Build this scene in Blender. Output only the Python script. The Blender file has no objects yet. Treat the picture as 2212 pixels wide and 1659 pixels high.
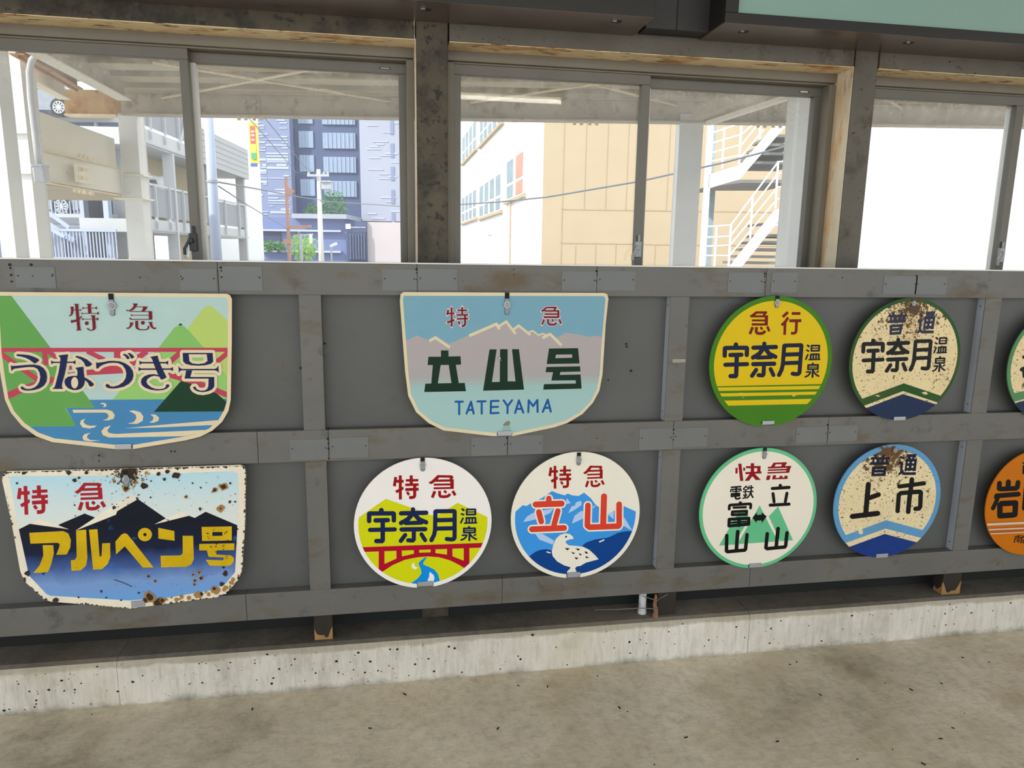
import bpy, math, random
from math import sin, cos, pi, hypot, atan2
from mathutils import Vector, Matrix
from mathutils.geometry import tessellate_polygon

# ------------------------------------------------------------------ camera
SC = bpy.context.scene
F, YAW, TILT, ROLL = 1534.0, -0.16722, -0.17900, 0.01419
CAM = Vector((0.0, -2.2, 1.4))
cd = bpy.data.cameras.new('camera')
cam = bpy.data.objects.new('camera', cd)
SC.collection.objects.link(cam)
CM = Matrix.Rotation(YAW, 3, 'Z') @ Matrix.Rotation(pi / 2 + TILT, 3, 'X') @ Matrix.Rotation(ROLL, 3, 'Z')
cam.matrix_world = Matrix.Translation(CAM) @ CM.to_4x4()
cd.sensor_fit = 'HORIZONTAL'
cd.sensor_width = 36.0
cd.lens = F / 2212 * 36.0
cd.clip_start, cd.clip_end = 0.05, 600
SC.camera = cam

# ------------------------------------------------------------------ world, sun, exposure
SC.view_settings.view_transform = 'Standard'
SC.view_settings.look = 'None'
SC.view_settings.exposure = 0.82
SC.view_settings.gamma = 1.0
SC.view_settings.use_curve_mapping = False
wd = bpy.data.worlds.new('sky')
SC.world = wd
wd.use_nodes = True
wb = wd.node_tree.nodes['Background']
wb.inputs[0].default_value = (0.88, 0.94, 1.0, 1)
wb.inputs[1].default_value = 1.25
sd = bpy.data.lights.new('sun', 'SUN')
sd.energy = 2.4
sd.color = (1.0, 0.95, 0.86)
sd.angle = 0.01
sun = bpy.data.objects.new('sun', sd)
SC.collection.objects.link(sun)
sun.rotation_euler = Vector((0.75, 0.42, -0.66)).to_track_quat('-Z', 'Y').to_euler()

# ------------------------------------------------------------------ picking points of the place from the photograph
def ray(px, py):
    return CM @ Vector(((px - 1106) / F, -(py - 829.5) / F, -1.0))
def aty(px, py, Y):
    d = ray(px, py)
    return CAM + d * ((Y - CAM.y) / d.y)
def atx(px, py, X):
    d = ray(px, py)
    return CAM + d * ((X - CAM.x) / d.x)
def atz(px, py, Z):
    d = ray(px, py)
    return CAM + d * ((Z - CAM.z) / d.z)
FW = Vector((sin(-YAW), cos(-YAW), 0.0))
RT = Vector((cos(YAW), sin(YAW), 0.0))
def pd(px, py, d):
    """point at horizontal distance d in the street grid outside"""
    r = ray(px, py)
    return CAM + r * (d / r.dot(FW))
def grid(u, d, z):
    p = CAM + RT * u + FW * d
    return Vector((p.x, p.y, z))
def ud(p):
    q = p - CAM
    return q.dot(RT), q.dot(FW), p.z

# ------------------------------------------------------------------ colours and materials
def lin(c):
    r = []
    for v in c[:3]:
        v = v / 255.0
        r.append(v / 12.92 if v <= 0.04045 else ((v + 0.055) / 1.055) ** 2.4)
    return (r[0], r[1], r[2], 1.0)
def newmat(name):
    m = bpy.data.materials.new(name)
    m.use_nodes = True
    nt = m.node_tree
    b = nt.nodes['Principled BSDF']
    return m, nt, b
def N(nt, t, **k):
    n = nt.nodes.new(t)
    for a, v in k.items():
        setattr(n, a, v)
    return n
def noise(nt, vec, scale, detail=4, rough=0.55, stretch=None):
    n = N(nt, 'ShaderNodeTexNoise')
    n.inputs['Scale'].default_value = scale
    n.inputs['Detail'].default_value = detail
    n.inputs['Roughness'].default_value = rough
    if stretch:
        mp = N(nt, 'ShaderNodeMapping')
        mp.inputs['Scale'].default_value = stretch
        nt.links.new(vec, mp.inputs[0])
        vec = mp.outputs[0]
    nt.links.new(vec, n.inputs['Vector'])
    return n.outputs[0]
def ramp(nt, fac, stops, interp='LINEAR'):
    r = N(nt, 'ShaderNodeValToRGB')
    e = r.color_ramp.elements
    r.color_ramp.interpolation = interp
    while len(e) < len(stops):
        e.new(0.5)
    for el, (p, c) in zip(e, stops):
        el.position = p
        el.color = c if len(c) == 4 else (*c, 1)
    nt.links.new(fac, r.inputs[0])
    return r.outputs[0]
def mixc(nt, fac, a, b, mode='MIX'):
    m = N(nt, 'ShaderNodeMix', data_type='RGBA', blend_type=mode)
    for s, v in ((m.inputs[0], fac), (m.inputs[6], a), (m.inputs[7], b)):
        if hasattr(v, 'is_output'):
            nt.links.new(v, s)
        else:
            s.default_value = v
    return m.outputs[2]
def math1(nt, op, a, b=None, clamp=False):
    m = N(nt, 'ShaderNodeMath', operation=op)
    m.use_clamp = clamp
    for s, v in zip(m.inputs, (a, b)):
        if v is None:
            continue
        if hasattr(v, 'is_output'):
            nt.links.new(v, s)
        else:
            s.default_value = v
    return m.outputs[0]
BW = lambda v: (v, v, v, 1)
MATS = {}
def pm(name, rgb, rough=0.5, metal=0.0, var=0.12, scale=6.0, stretch=None, bump=0.0, bscale=60.0,
       spots=None, spec=0.5):
    """painted / plain surface: colour + soft noise; spots = list of (rgb, noise scale, threshold, softness, stretch)"""
    if name in MATS:
        return MATS[name]
    m, nt, b = newmat(name)
    pos = N(nt, 'ShaderNodeNewGeometry').outputs['Position']
    c = lin(rgb)
    lo = tuple(v * (1 - var) for v in c[:3]) + (1,)
    hi = tuple(min(1, v * (1 + var)) for v in c[:3]) + (1,)
    col = ramp(nt, noise(nt, pos, scale, 5, 0.6, stretch), [(0.3, lo), (0.7, hi)])
    for sp in (spots or []):
        s_rgb, s_scale, th, soft = sp[:4]
        f = ramp(nt, noise(nt, pos, s_scale, 6, 0.65, sp[4] if len(sp) > 4 else None),
                 [(th, BW(0)), (min(1, th + soft), BW(1))])
        col = mixc(nt, f, col, lin(s_rgb))
    nt.links.new(col, b.inputs['Base Color'])
    b.inputs['Roughness'].default_value = rough
    b.inputs['Metallic'].default_value = metal
    b.inputs['Specular IOR Level'].default_value = spec
    if bump:
        bn = N(nt, 'ShaderNodeBump')
        bn.inputs['Strength'].default_value = bump
        bn.inputs['Distance'].default_value = 0.004
        nt.links.new(noise(nt, pos, bscale, 5, 0.6, stretch), bn.inputs['Height'])
        nt.links.new(bn.outputs[0], b.inputs['Normal'])
    MATS[name] = m
    return m
def paint(name, rgb, wear=None, rough=0.42, var=0.04):
    """sign enamel; wear = (x, z, radius, base threshold, rust rgb): specks that thicken towards a rusted bolt"""
    if name in MATS:
        return MATS[name]
    m, nt, b = newmat(name)
    pos = N(nt, 'ShaderNodeNewGeometry').outputs['Position']
    c = lin(rgb)
    col = ramp(nt, noise(nt, pos, 9, 6, 0.7), [(0.3, tuple(v * (1 - var) for v in c[:3]) + (1,)), (0.7, tuple(min(1, v * (1 + var)) for v in c[:3]) + (1,))])
    if wear:
        x, z, rad, th, rust = wear
        vm = N(nt, 'ShaderNodeVectorMath', operation='DISTANCE')
        nt.links.new(pos, vm.inputs[0])
        vm.inputs[1].default_value = (x, SIGN_Y, z)
        near = math1(nt, 'SUBTRACT', 1.0, math1(nt, 'DIVIDE', vm.outputs['Value'], rad), True)
        for sc, wgt, tt in ((150, 0.17, th), (62, 0.20, th + 0.015), (26, 0.25, th + 0.05)):
            n = noise(nt, pos, sc, 5, 0.6)
            v = math1(nt, 'ADD', n, math1(nt, 'MULTIPLY', math1(nt, 'POWER', near, 1.6), wgt))
            f = ramp(nt, v, [(tt, BW(0)), (tt + 0.05, BW(1))])
            col = mixc(nt, f, col, lin(rust) if sc > 30 else lin((78, 60, 42)))
        stain = math1(nt, 'MULTIPLY', math1(nt, 'ADD', math1(nt, 'MULTIPLY', near, 0.35), 0.12),
                      ramp(nt, noise(nt, pos, 7, 5, 0.7), [(0.42, BW(0)), (0.72, BW(1))]))
        col = mixc(nt, stain, col, lin((150, 105, 45)))
    nt.links.new(col, b.inputs['Base Color'])
    b.inputs['Roughness'].default_value = rough
    b.inputs['Specular IOR Level'].default_value = 0.16
    MATS[name] = m
    return m
def gradpaint(name, stops, z0, z1, spots=None):
    """sign enamel sprayed from one colour into another, z0 (stop 0) to z1 (stop 1)"""
    m, nt, b = newmat(name)
    pos = N(nt, 'ShaderNodeNewGeometry').outputs['Position']
    sx = N(nt, 'ShaderNodeSeparateXYZ')
    nt.links.new(pos, sx.inputs[0])
    t = math1(nt, 'DIVIDE', math1(nt, 'SUBTRACT', sx.outputs[2], z0), z1 - z0)
    t = math1(nt, 'ADD', t, math1(nt, 'MULTIPLY', math1(nt, 'SUBTRACT', noise(nt, pos, 14, 5, 0.6), 0.5), 0.16))
    col = ramp(nt, t, [(p, lin(c)) for p, c in stops])
    for s_rgb, s_scale, th, soft in (spots or []):
        f = ramp(nt, noise(nt, pos, s_scale, 6, 0.65), [(th, BW(0)), (min(1, th + soft), BW(1))])
        col = mixc(nt, f, col, lin(s_rgb))
    nt.links.new(col, b.inputs['Base Color'])
    b.inputs['Roughness'].default_value = 0.42
    b.inputs['Specular IOR Level'].default_value = 0.16
    MATS[name] = m
    return m
def emit(name, rgb, strength):
    m, nt, b = newmat(name)
    b.inputs['Base Color'].default_value = lin(rgb)
    b.inputs['Emission Color'].default_value = lin(rgb)
    b.inputs['Emission Strength'].default_value = strength
    MATS[name] = m
    return m
def glassmat(name, z_dirt, amount):
    """thin window glass: see-through, a faint mirror, grime that is thickest under the top rail"""
    m, nt, b = newmat(name)
    nt.nodes.remove(b)
    out = nt.nodes['Material Output']
    pos = N(nt, 'ShaderNodeNewGeometry').outputs['Position']
    tr = N(nt, 'ShaderNodeBsdfTransparent')
    tr.inputs[0].default_value = (0.97, 0.985, 0.98, 1)
    gl = N(nt, 'ShaderNodeBsdfGlossy')
    gl.inputs['Roughness'].default_value = 0.02
    df = N(nt, 'ShaderNodeBsdfDiffuse')
    df.inputs[0].default_value = (0.62, 0.60, 0.55, 1)
    mx = N(nt, 'ShaderNodeMixShader')
    lw = N(nt, 'ShaderNodeFresnel')
    lw.inputs[0].default_value = 1.5
    nt.links.new(lw.outputs[0], mx.inputs[0])
    nt.links.new(tr.outputs[0], mx.inputs[1])
    nt.links.new(gl.outputs[0], mx.inputs[2])
    sx = N(nt, 'ShaderNodeSeparateXYZ')
    nt.links.new(pos, sx.inputs[0])
    near = math1(nt, 'SUBTRACT', 1.0, math1(nt, 'DIVIDE', math1(nt, 'SUBTRACT', z_dirt, sx.outputs[2]), 0.22), True)
    near = math1(nt, 'POWER', near, 2.0)
    n1 = ramp(nt, noise(nt, pos, 9, 6, 0.75), [(0.42, BW(0)), (0.75, BW(1))])
    n2 = ramp(nt, noise(nt, pos, 60, 3, 0.6), [(0.60, BW(0)), (0.72, BW(1))])
    dirt = math1(nt, 'ADD', math1(nt, 'MULTIPLY', near, math1(nt, 'ADD', math1(nt, 'MULTIPLY', n1, amount), math1(nt, 'MULTIPLY', n2, 0.25))),
                 math1(nt, 'ADD', 0.07, math1(nt, 'MULTIPLY', near, 0.10)), True)
    m2 = N(nt, 'ShaderNodeMixShader')
    nt.links.new(dirt, m2.inputs[0])
    nt.links.new(mx.outputs[0], m2.inputs[1])
    nt.links.new(df.outputs[0], m2.inputs[2])
    nt.links.new(m2.outputs[0], out.inputs[0])
    MATS[name] = m
    return m

# ------------------------------------------------------------------ mesh building
class MB:
    def __init__(s):
        s.v, s.f, s.mi, s.mats = [], [], [], []
    def mid(s, m):
        if m not in s.mats:
            s.mats.append(m)
        return s.mats.index(m)
    def add(s, vs, fs, m):
        o = len(s.v)
        s.v += [Vector(p) for p in vs]
        k = s.mid(m)
        for f in fs:
            s.f.append([o + i for i in f])
            s.mi.append(k)
    def hexa(s, p, m):
        """p: 4 bottom points counter-clockwise seen from above, then 4 top points"""
        s.add(p, [(3, 2, 1, 0), (4, 5, 6, 7), (0, 1, 5, 4), (1, 2, 6, 5), (2, 3, 7, 6), (3, 0, 4, 7)], m)
    def box(s, x0, x1, y0, y1, z0, z1, m):
        s.hexa([(x0, y0, z0), (x1, y0, z0), (x1, y1, z0), (x0, y1, z0), (x0, y0, z1), (x1, y0, z1), (x1, y1, z1), (x0, y1, z1)], m)
    def gbox(s, u0, u1, d0, d1, z0, z1, m):
        s.hexa([grid(u0, d0, z0), grid(u1, d0, z0), grid(u1, d1, z0), grid(u0, d1, z0),
                grid(u0, d0, z1), grid(u1, d0, z1), grid(u1, d1, z1), grid(u0, d1, z1)], m)
    def beam(s, a, b, w, h, m, up=Vector((0, 0, 1))):
        """bar of width w and height h between two points"""
        a, b = Vector(a), Vector(b)
        t = (b - a).normalized()
        sd_ = t.cross(up)
        if sd_.length < 1e-4:
            sd_ = t.cross(Vector((0, 1, 0)))
        sd_.normalize()
        n = sd_.cross(t).normalized()
        q = [sd_ * w / 2 * i + n * h / 2 * j for i, j in ((-1, -1), (1, -1), (1, 1), (-1, 1))]
        s.add([a + k for k in q] + [b + k for k in q],
              [(0, 1, 2, 3), (7, 6, 5, 4), (0, 4, 5, 1), (1, 5, 6, 2), (2, 6, 7, 3), (3, 7, 4, 0)], m)
    def tube(s, pts, r, m, n=10, caps=True):
        pts = [Vector(p) for p in pts]
        rs = r if isinstance(r, (list, tuple)) else [r] * len(pts)
        rings, o = [], len(s.v)
        prev = None
        for i, p in enumerate(pts):
            t = (pts[min(i + 1, len(pts) - 1)] - pts[max(i - 1, 0)]).normalized()
            a = prev - t * prev.dot(t) if prev is not None else t.orthogonal()
            a.normalize()
            prev = a
            b = t.cross(a)
            for k in range(n):
                s.v.append(p + (a * cos(2 * pi * k / n) + b * sin(2 * pi * k / n)) * rs[i])
        k_ = s.mid(m)
        for i in range(len(pts) - 1):
            for k in range(n):
                k2 = (k + 1) % n
                s.f.append([o + i * n + k, o + i * n + k2, o + (i + 1) * n + k2, o + (i + 1) * n + k])
                s.mi.append(k_)
        if caps:
            s.f.append([o + k for k in range(n)][::-1])
            s.mi.append(k_)
            s.f.append([o + (len(pts) - 1) * n + k for k in range(n)])
            s.mi.append(k_)
    def quad(s, a, b, c, d, m):
        s.add([a, b, c, d], [(0, 1, 2, 3)], m)
    def slab(s, pts, depth, m):
        """planar polygon (3-D points) given thickness along vector depth"""
        pts = [Vector(p) for p in pts]
        n = len(pts)
        tri = tessellate_polygon([pts])
        o = len(s.v)
        s.v += pts + [p + Vector(depth) for p in pts]
        k = s.mid(m)
        for t in tri:
            s.f.append([o + i for i in t]); s.mi.append(k)
            s.f.append([o + n + i for i in t][::-1]); s.mi.append(k)
        for i in range(n):
            j = (i + 1) % n
            s.f.append([o + i, o + j, o + n + j, o + n + i]); s.mi.append(k)
    def build(s, name, parent=None, smooth=False, bevel=0.0, label=None):
        org = Vector((0, 0, 0))
        q = parent
        while q is not None:
            org += q.location
            q = q.parent
        me = bpy.data.meshes.new(name)
        me.from_pydata([tuple(p - org) for p in s.v], [], s.f)
        for m in s.mats:
            me.materials.append(m)
        me.polygons.foreach_set('material_index', s.mi)
        if smooth:
            me.polygons.foreach_set('use_smooth', [True] * len(s.f))
        me.validate()
        me.update()
        ob = bpy.data.objects.new(name, me)
        SC.collection.objects.link(ob)
        ob.parent = parent
        if label:
            ob['label'] = label
        if bevel:
            bv = ob.modifiers.new('bevel', 'BEVEL')
            bv.width = bevel
            bv.segments = 2
            bv.limit_method = 'ANGLE'
        return ob
def thing(name, label, cat, loc=(0, 0, 0), group=None):
    o = bpy.data.objects.new(name, None)
    SC.collection.objects.link(o)
    o.location = loc
    o.empty_display_size = 0.1
    return tag(o, label, cat, group)
def tag(o, label, cat, group=None):
    o['label'] = label
    o['category'] = cat
    if group:
        o['group'] = group
    return o
def struct(o, label=None):
    o['kind'] = 'structure'
    if label:
        o['label'] = label
    return o
def sgroup(name, loc=(0, 0, 0), label=None):
    o = bpy.data.objects.new(name, None)
    SC.collection.objects.link(o)
    o.location = loc
    return struct(o, label)
# ------------------------------------------------------------------ the hall: floor, kerb, wall, ceiling
SIGN_Y = -0.014
RAIL_T, RAIL_M, RAIL_B = (1.276, 1.370), (0.761, 0.861), (0.243, 0.333)
XL, XR = -5.2, 9.0

def concrete(name, base, dark, light, streak=None, rough=0.8, tanc=(176, 156, 116), kerb=False, brush=False):
    m, nt, b = newmat(name)
    pos = N(nt, 'ShaderNodeNewGeometry').outputs['Position']
    col = ramp(nt, noise(nt, pos, 1.5, 8, 0.66), [(0.32, lin(dark)), (0.47, lin(base)), (0.68, lin(light))])
    fine = ramp(nt, noise(nt, pos, 30, 8, 0.74, streak), [(0.28, BW(0.62)), (0.52, BW(1.0)), (0.8, BW(1.12))])
    col = mixc(nt, 0.8, col, fine, 'MULTIPLY')
    if brush:                                   # broom and trowel strokes
        mp = N(nt, 'ShaderNodeMapping')
        mp.inputs['Rotation'].default_value = (0, 0, 0.9)
        mp.inputs['Scale'].default_value = (1, 7, 1)
        nt.links.new(pos, mp.inputs[0])
        br = ramp(nt, noise(nt, mp.outputs[0], 16, 6, 0.7), [(0.32, BW(0.80)), (0.55, BW(1.0)), (0.75, BW(1.10))])
        col = mixc(nt, 0.6, col, br, 'MULTIPLY')
    tan = ramp(nt, noise(nt, pos, 2.7, 5, 0.6), [(0.52, BW(0)), (0.74, BW(0.5))])
    col = mixc(nt, tan, col, lin(tanc))
    sm = ramp(nt, noise(nt, pos, 5.5, 7, 0.75), [(0.58, BW(0)), (0.76, BW(0.6))])
    col = mixc(nt, sm, col, lin(dark))
    if kerb:                                    # grime along the weathered arris and where the kerb meets the floor, pale lime runs between
        sx = N(nt, 'ShaderNodeSeparateXYZ')
        nt.links.new(pos, sx.inputs[0])
        n1 = noise(nt, pos, 9, 6, 0.7)
        zt = math1(nt, 'ADD', sx.outputs[2], math1(nt, 'MULTIPLY', math1(nt, 'SUBTRACT', n1, 0.5), 0.035))
        run = ramp(nt, noise(nt, pos, 26, 5, 0.7, (1, 1, 0.13)), [(0.54, BW(0)), (0.74, BW(0.42))])
        col = mixc(nt, run, col, lin((228, 224, 214)))
        col = mixc(nt, ramp(nt, zt, [(0.126, BW(0)), (0.134, BW(0.62))]), col, lin((142, 130, 106)))
        low = math1(nt, 'ADD', sx.outputs[2], math1(nt, 'MULTIPLY', math1(nt, 'SUBTRACT', noise(nt, pos, 3, 8, 0.75), 0.42), 0.13))
        col = mixc(nt, ramp(nt, low, [(0.0, BW(0.8)), (0.028, BW(0))]), col, lin((112, 108, 96)))
    nt.links.new(col, b.inputs['Base Color'])
    b.inputs['Roughness'].default_value = rough
    b.inputs['Specular IOR Level'].default_value = 0.25
    bn = N(nt, 'ShaderNodeBump')
    bn.inputs['Strength'].default_value = 0.5
    bn.inputs['Distance'].default_value = 0.005
    nt.links.new(noise(nt, pos, 45, 8, 0.7, streak), bn.inputs['Height'])
    nt.links.new(bn.outputs[0], b.inputs['Normal'])
    MATS[name] = m
    return m
M_floor = concrete('worn_concrete', (202, 191, 169), (150, 139, 119), (226, 215, 195), brush=True)
M_kerb = concrete('cast_concrete', (206, 200, 188), (168, 161, 147), (220, 215, 204), (2.2, 1, 0.35), tanc=(196, 182, 152), kerb=True)
M_kerbtop = concrete('dirty_concrete', (100, 95, 87), (70, 66, 60), (124, 117, 107), tanc=(120, 108, 88))
M_dark = pm('soot_black', (22, 21, 20), 0.8)
M_pit = pm('pore_black', (30, 27, 23), 0.9)

m = MB(); m.box(XL, XR, -9.0, -0.026, -0.15, 0.0, M_floor)
struct(m.build('floor'), 'worn grey brown concrete floor')
# raised kerb under the board, with bug holes, a rounded weathered arris and joints
base = sgroup('baseboard_back', (0, 0, 0), 'pale concrete kerb running under the board')
m = MB()
KZ = 0.155
sec = [(-0.026, 0.0), (-0.026, KZ - 0.022), (-0.020, KZ - 0.008), (-0.008, KZ), (0.20, KZ), (0.20, 0.0)]
xs = [XL, -0.86, -0.8585, 1.2405, 1.2425, XR]
for i, (xa, xb) in enumerate(zip(xs[:-1], xs[1:])):
    sh = 0.0012 if i in (1, 3) else 0.0
    s_ = [(y + sh, z - sh) if z > 0 else (y + sh, z) for y, z in sec]
    pts = [(xa, y, z) for y, z in s_] + [(xb, y, z) for y, z in s_]
    n = len(s_)
    for k in range(n - 1):
        m.add([pts[k], pts[k + 1], pts[n + k + 1], pts[n + k]], [(0, 1, 2, 3)], M_kerbtop if k >= 2 else M_kerb)
m.build('kerb', base)
rng = random.Random(5)
m = MB()
for i in range(330):
    x = rng.uniform(-1.3, 2.7)
    z = rng.uniform(0.012, 0.14)
    if rng.random() < 0.35:
        x = rng.uniform(-1.3, 0.1)
    r = rng.choice([0.0008, 0.001, 0.0012, 0.0016, 0.0022, 0.0034]) * rng.uniform(0.7, 1.3)
    n = 7
    an = rng.uniform(0, 6.3)
    pts = [(x + r * 1.3 * cos(k * 2 * pi / n + an) * rng.uniform(0.7, 1.2), -0.0263, z + r * sin(k * 2 * pi / n + an) * rng.uniform(0.7, 1.2)) for k in range(n)]
    m.add(pts, [tuple(range(n))], M_pit)
o = m.build('air_holes', base)
o['kind'] = 'stuff'
# grit and scraps lying on the floor
m = MB()
for i in range(60):
    x, y = rng.uniform(-1.2, 2.4), rng.uniform(-1.1, -0.05)
    r = rng.uniform(0.001, 0.0035)
    a = rng.uniform(0, 3)
    m.beam((x - r * 2 * cos(a), y - r * 2 * sin(a), 0.0012), (x + r * 2 * cos(a), y + r * 2 * sin(a), 0.0012), r * 1.3, 0.0022, M_pit)
o = tag(m.build('grit'), 'dark specks of grit and scraps scattered on the concrete floor', 'grit')
o['kind'] = 'stuff'
# the lower back wall behind the board, ceiling and the right-hand end of the hall
M_wallin = pm('shade_black_wall', (14, 13, 12), 0.8, var=0.3)  # near black stands in for the deep shade under the board
m = MB(); m.box(XL, 0.080, 0.101, 0.20, KZ + .001, 1.33, M_wallin); m.box(0.178, XR, 0.101, 0.20, KZ + .001, 1.33, M_wallin); m.box(XL, XR, 0.201, 0.24, -0.15, 1.33, M_wallin)
struct(m.build('wall_back'), 'wall below the windows, black painted in for shade, hidden by the board')
M_ceil = pm('ceiling_board', (178, 174, 164), 0.8, var=0.1, scale=2)
m = MB(); m.box(XL, XR, -4.2, 0.32, 2.95, 3.05, M_ceil)
struct(m.build('ceiling'))
M_plain = pm('plaster_cream', (150, 142, 128), 0.8, var=0.12, scale=1.5)
m = MB(); m.box(XR, XR + 0.12, -4.2, 0.32, -0.15, 3.05, M_plain)
struct(m.build('wall_right'))

# ------------------------------------------------------------------ rusty steel frame of the window wall
M_steel = pm('dirty_steel', (70, 62, 46), 0.6, 0.0, 0.28, 7, spots=[((38, 32, 18), 9, 0.46, 0.16), ((22, 18, 10), 38, 0.56, 0.08), ((84, 56, 26), 5, 0.62, 0.14)], bump=0.25)
M_steel2 = pm('grey_painted_steel', (86, 80, 70), 0.55, 0.0, 0.18, 6, spots=[((64, 55, 38), 9, 0.54, 0.15), ((40, 30, 18), 48, 0.62, 0.06), ((92, 60, 28), 7, 0.66, 0.1)], bump=0.2)
M_rustlip = pm('flaking_cream_paint', (214, 190, 148), 0.65, 0.0, 0.14, 8, spots=[((176, 122, 62), 12, 0.53, 0.14, (0.5, 1, 2)), ((92, 58, 28), 44, 0.56, 0.07, (0.30, 1.4, 1.6))], bump=0.3)
M_rustjamb = pm('rust_streaked_paint', (205, 192, 165), 0.6, 0.0, 0.1, 7, spots=[((196, 142, 78), 6, 0.50, 0.2, (2.2, 2.2, 0.5)), ((168, 96, 38), 9, 0.58, 0.12, (2.5, 2.5, 0.6)), ((84, 48, 24), 70, 0.66, 0.05)], bump=0.3)
YC, YW = 0.10, 0.19            # column faces, window frame face
SOF = 2.036                    # soffit of the header channels
def column(name, x0, x1, mat_, side, label, zb=1.331):
    """hollow steel post; the sides facing the openings carry the rusty cream paint"""
    g = sgroup(name, ((x0 + x1) / 2, YC, zb), label)
    m = MB(); m.box(x0, x1, YC, YC + 0.10, zb, 2.62, mat_); m.build('post', g, bevel=0.003)
    if side:
        m = MB()
        m.box(x0 - 0.003, x0 - 0.0005, YC + 0.004, YC + 0.099, 1.30, SOF + 0.002, M_rustjamb)
        m.build('jamb_paint', g)
    return g
C1 = (0.081, 0.177); C2 = (1.5335, 1.618); C3 = (3.03, 3.12); C0 = (-1.37, -1.28)
column('column_1', *C1, M_steel, True, 'dirty olive steel column between the first two windows', 0.156)
column('column_2', *C2, M_steel2, True, 'grey steel column with rust streaked left side')
column('column_3', *C3, M_steel2, False, 'grey steel column right of the frame')
column('column_4', *C0, M_steel2, False, 'grey steel column left of the frame')
spans = [(C0[1], C1[0] - 0.006, M_steel), (C1[1] + 0.004, C2[0] - 0.004, M_steel2), (C2[1] + 0.005, C3[0] - 0.004, M_steel2)]
for i, (xa, xb, mm) in enumerate(spans):
    g = sgroup('beam_%d' % (i + 1), ((xa + xb) / 2, YC, SOF), 'steel header channel above a window with flaking rusty underside')
    m = MB(); m.box(xa, xb, YC, YC + 0.10, SOF, 2.30, mm); m.build('channel_web', g, bevel=0.003)
    m = MB(); m.box(xa, xb, YC + 0.002, YC + 0.115, SOF - 0.0025, SOF - 0.0002, M_rustlip); m.build('flaking_underside', g)
# fascia above the headers that closes the wall up to the ceiling
M_fascia = pm('charcoal_panel', (38, 36, 35), 0.5, var=0.2)
m = MB(); m.box(XL, XR, YC + 0.02, YC + 0.10, 2.30, 2.96, M_fascia)
struct(m.build('wall_back_upper'), 'charcoal fascia above the windows')
m = MB(); m.box(0.775, 1.03, 0.03, 0.099, 2.09, 2.70, M_fascia)
m.box(0.872, 0.876, 0.0285, 0.0305, 2.09, 2.70, M_dark)
struct(m.build('trim_1', None, bevel=0.002), 'charcoal filler panel between the two light boxes')

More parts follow.
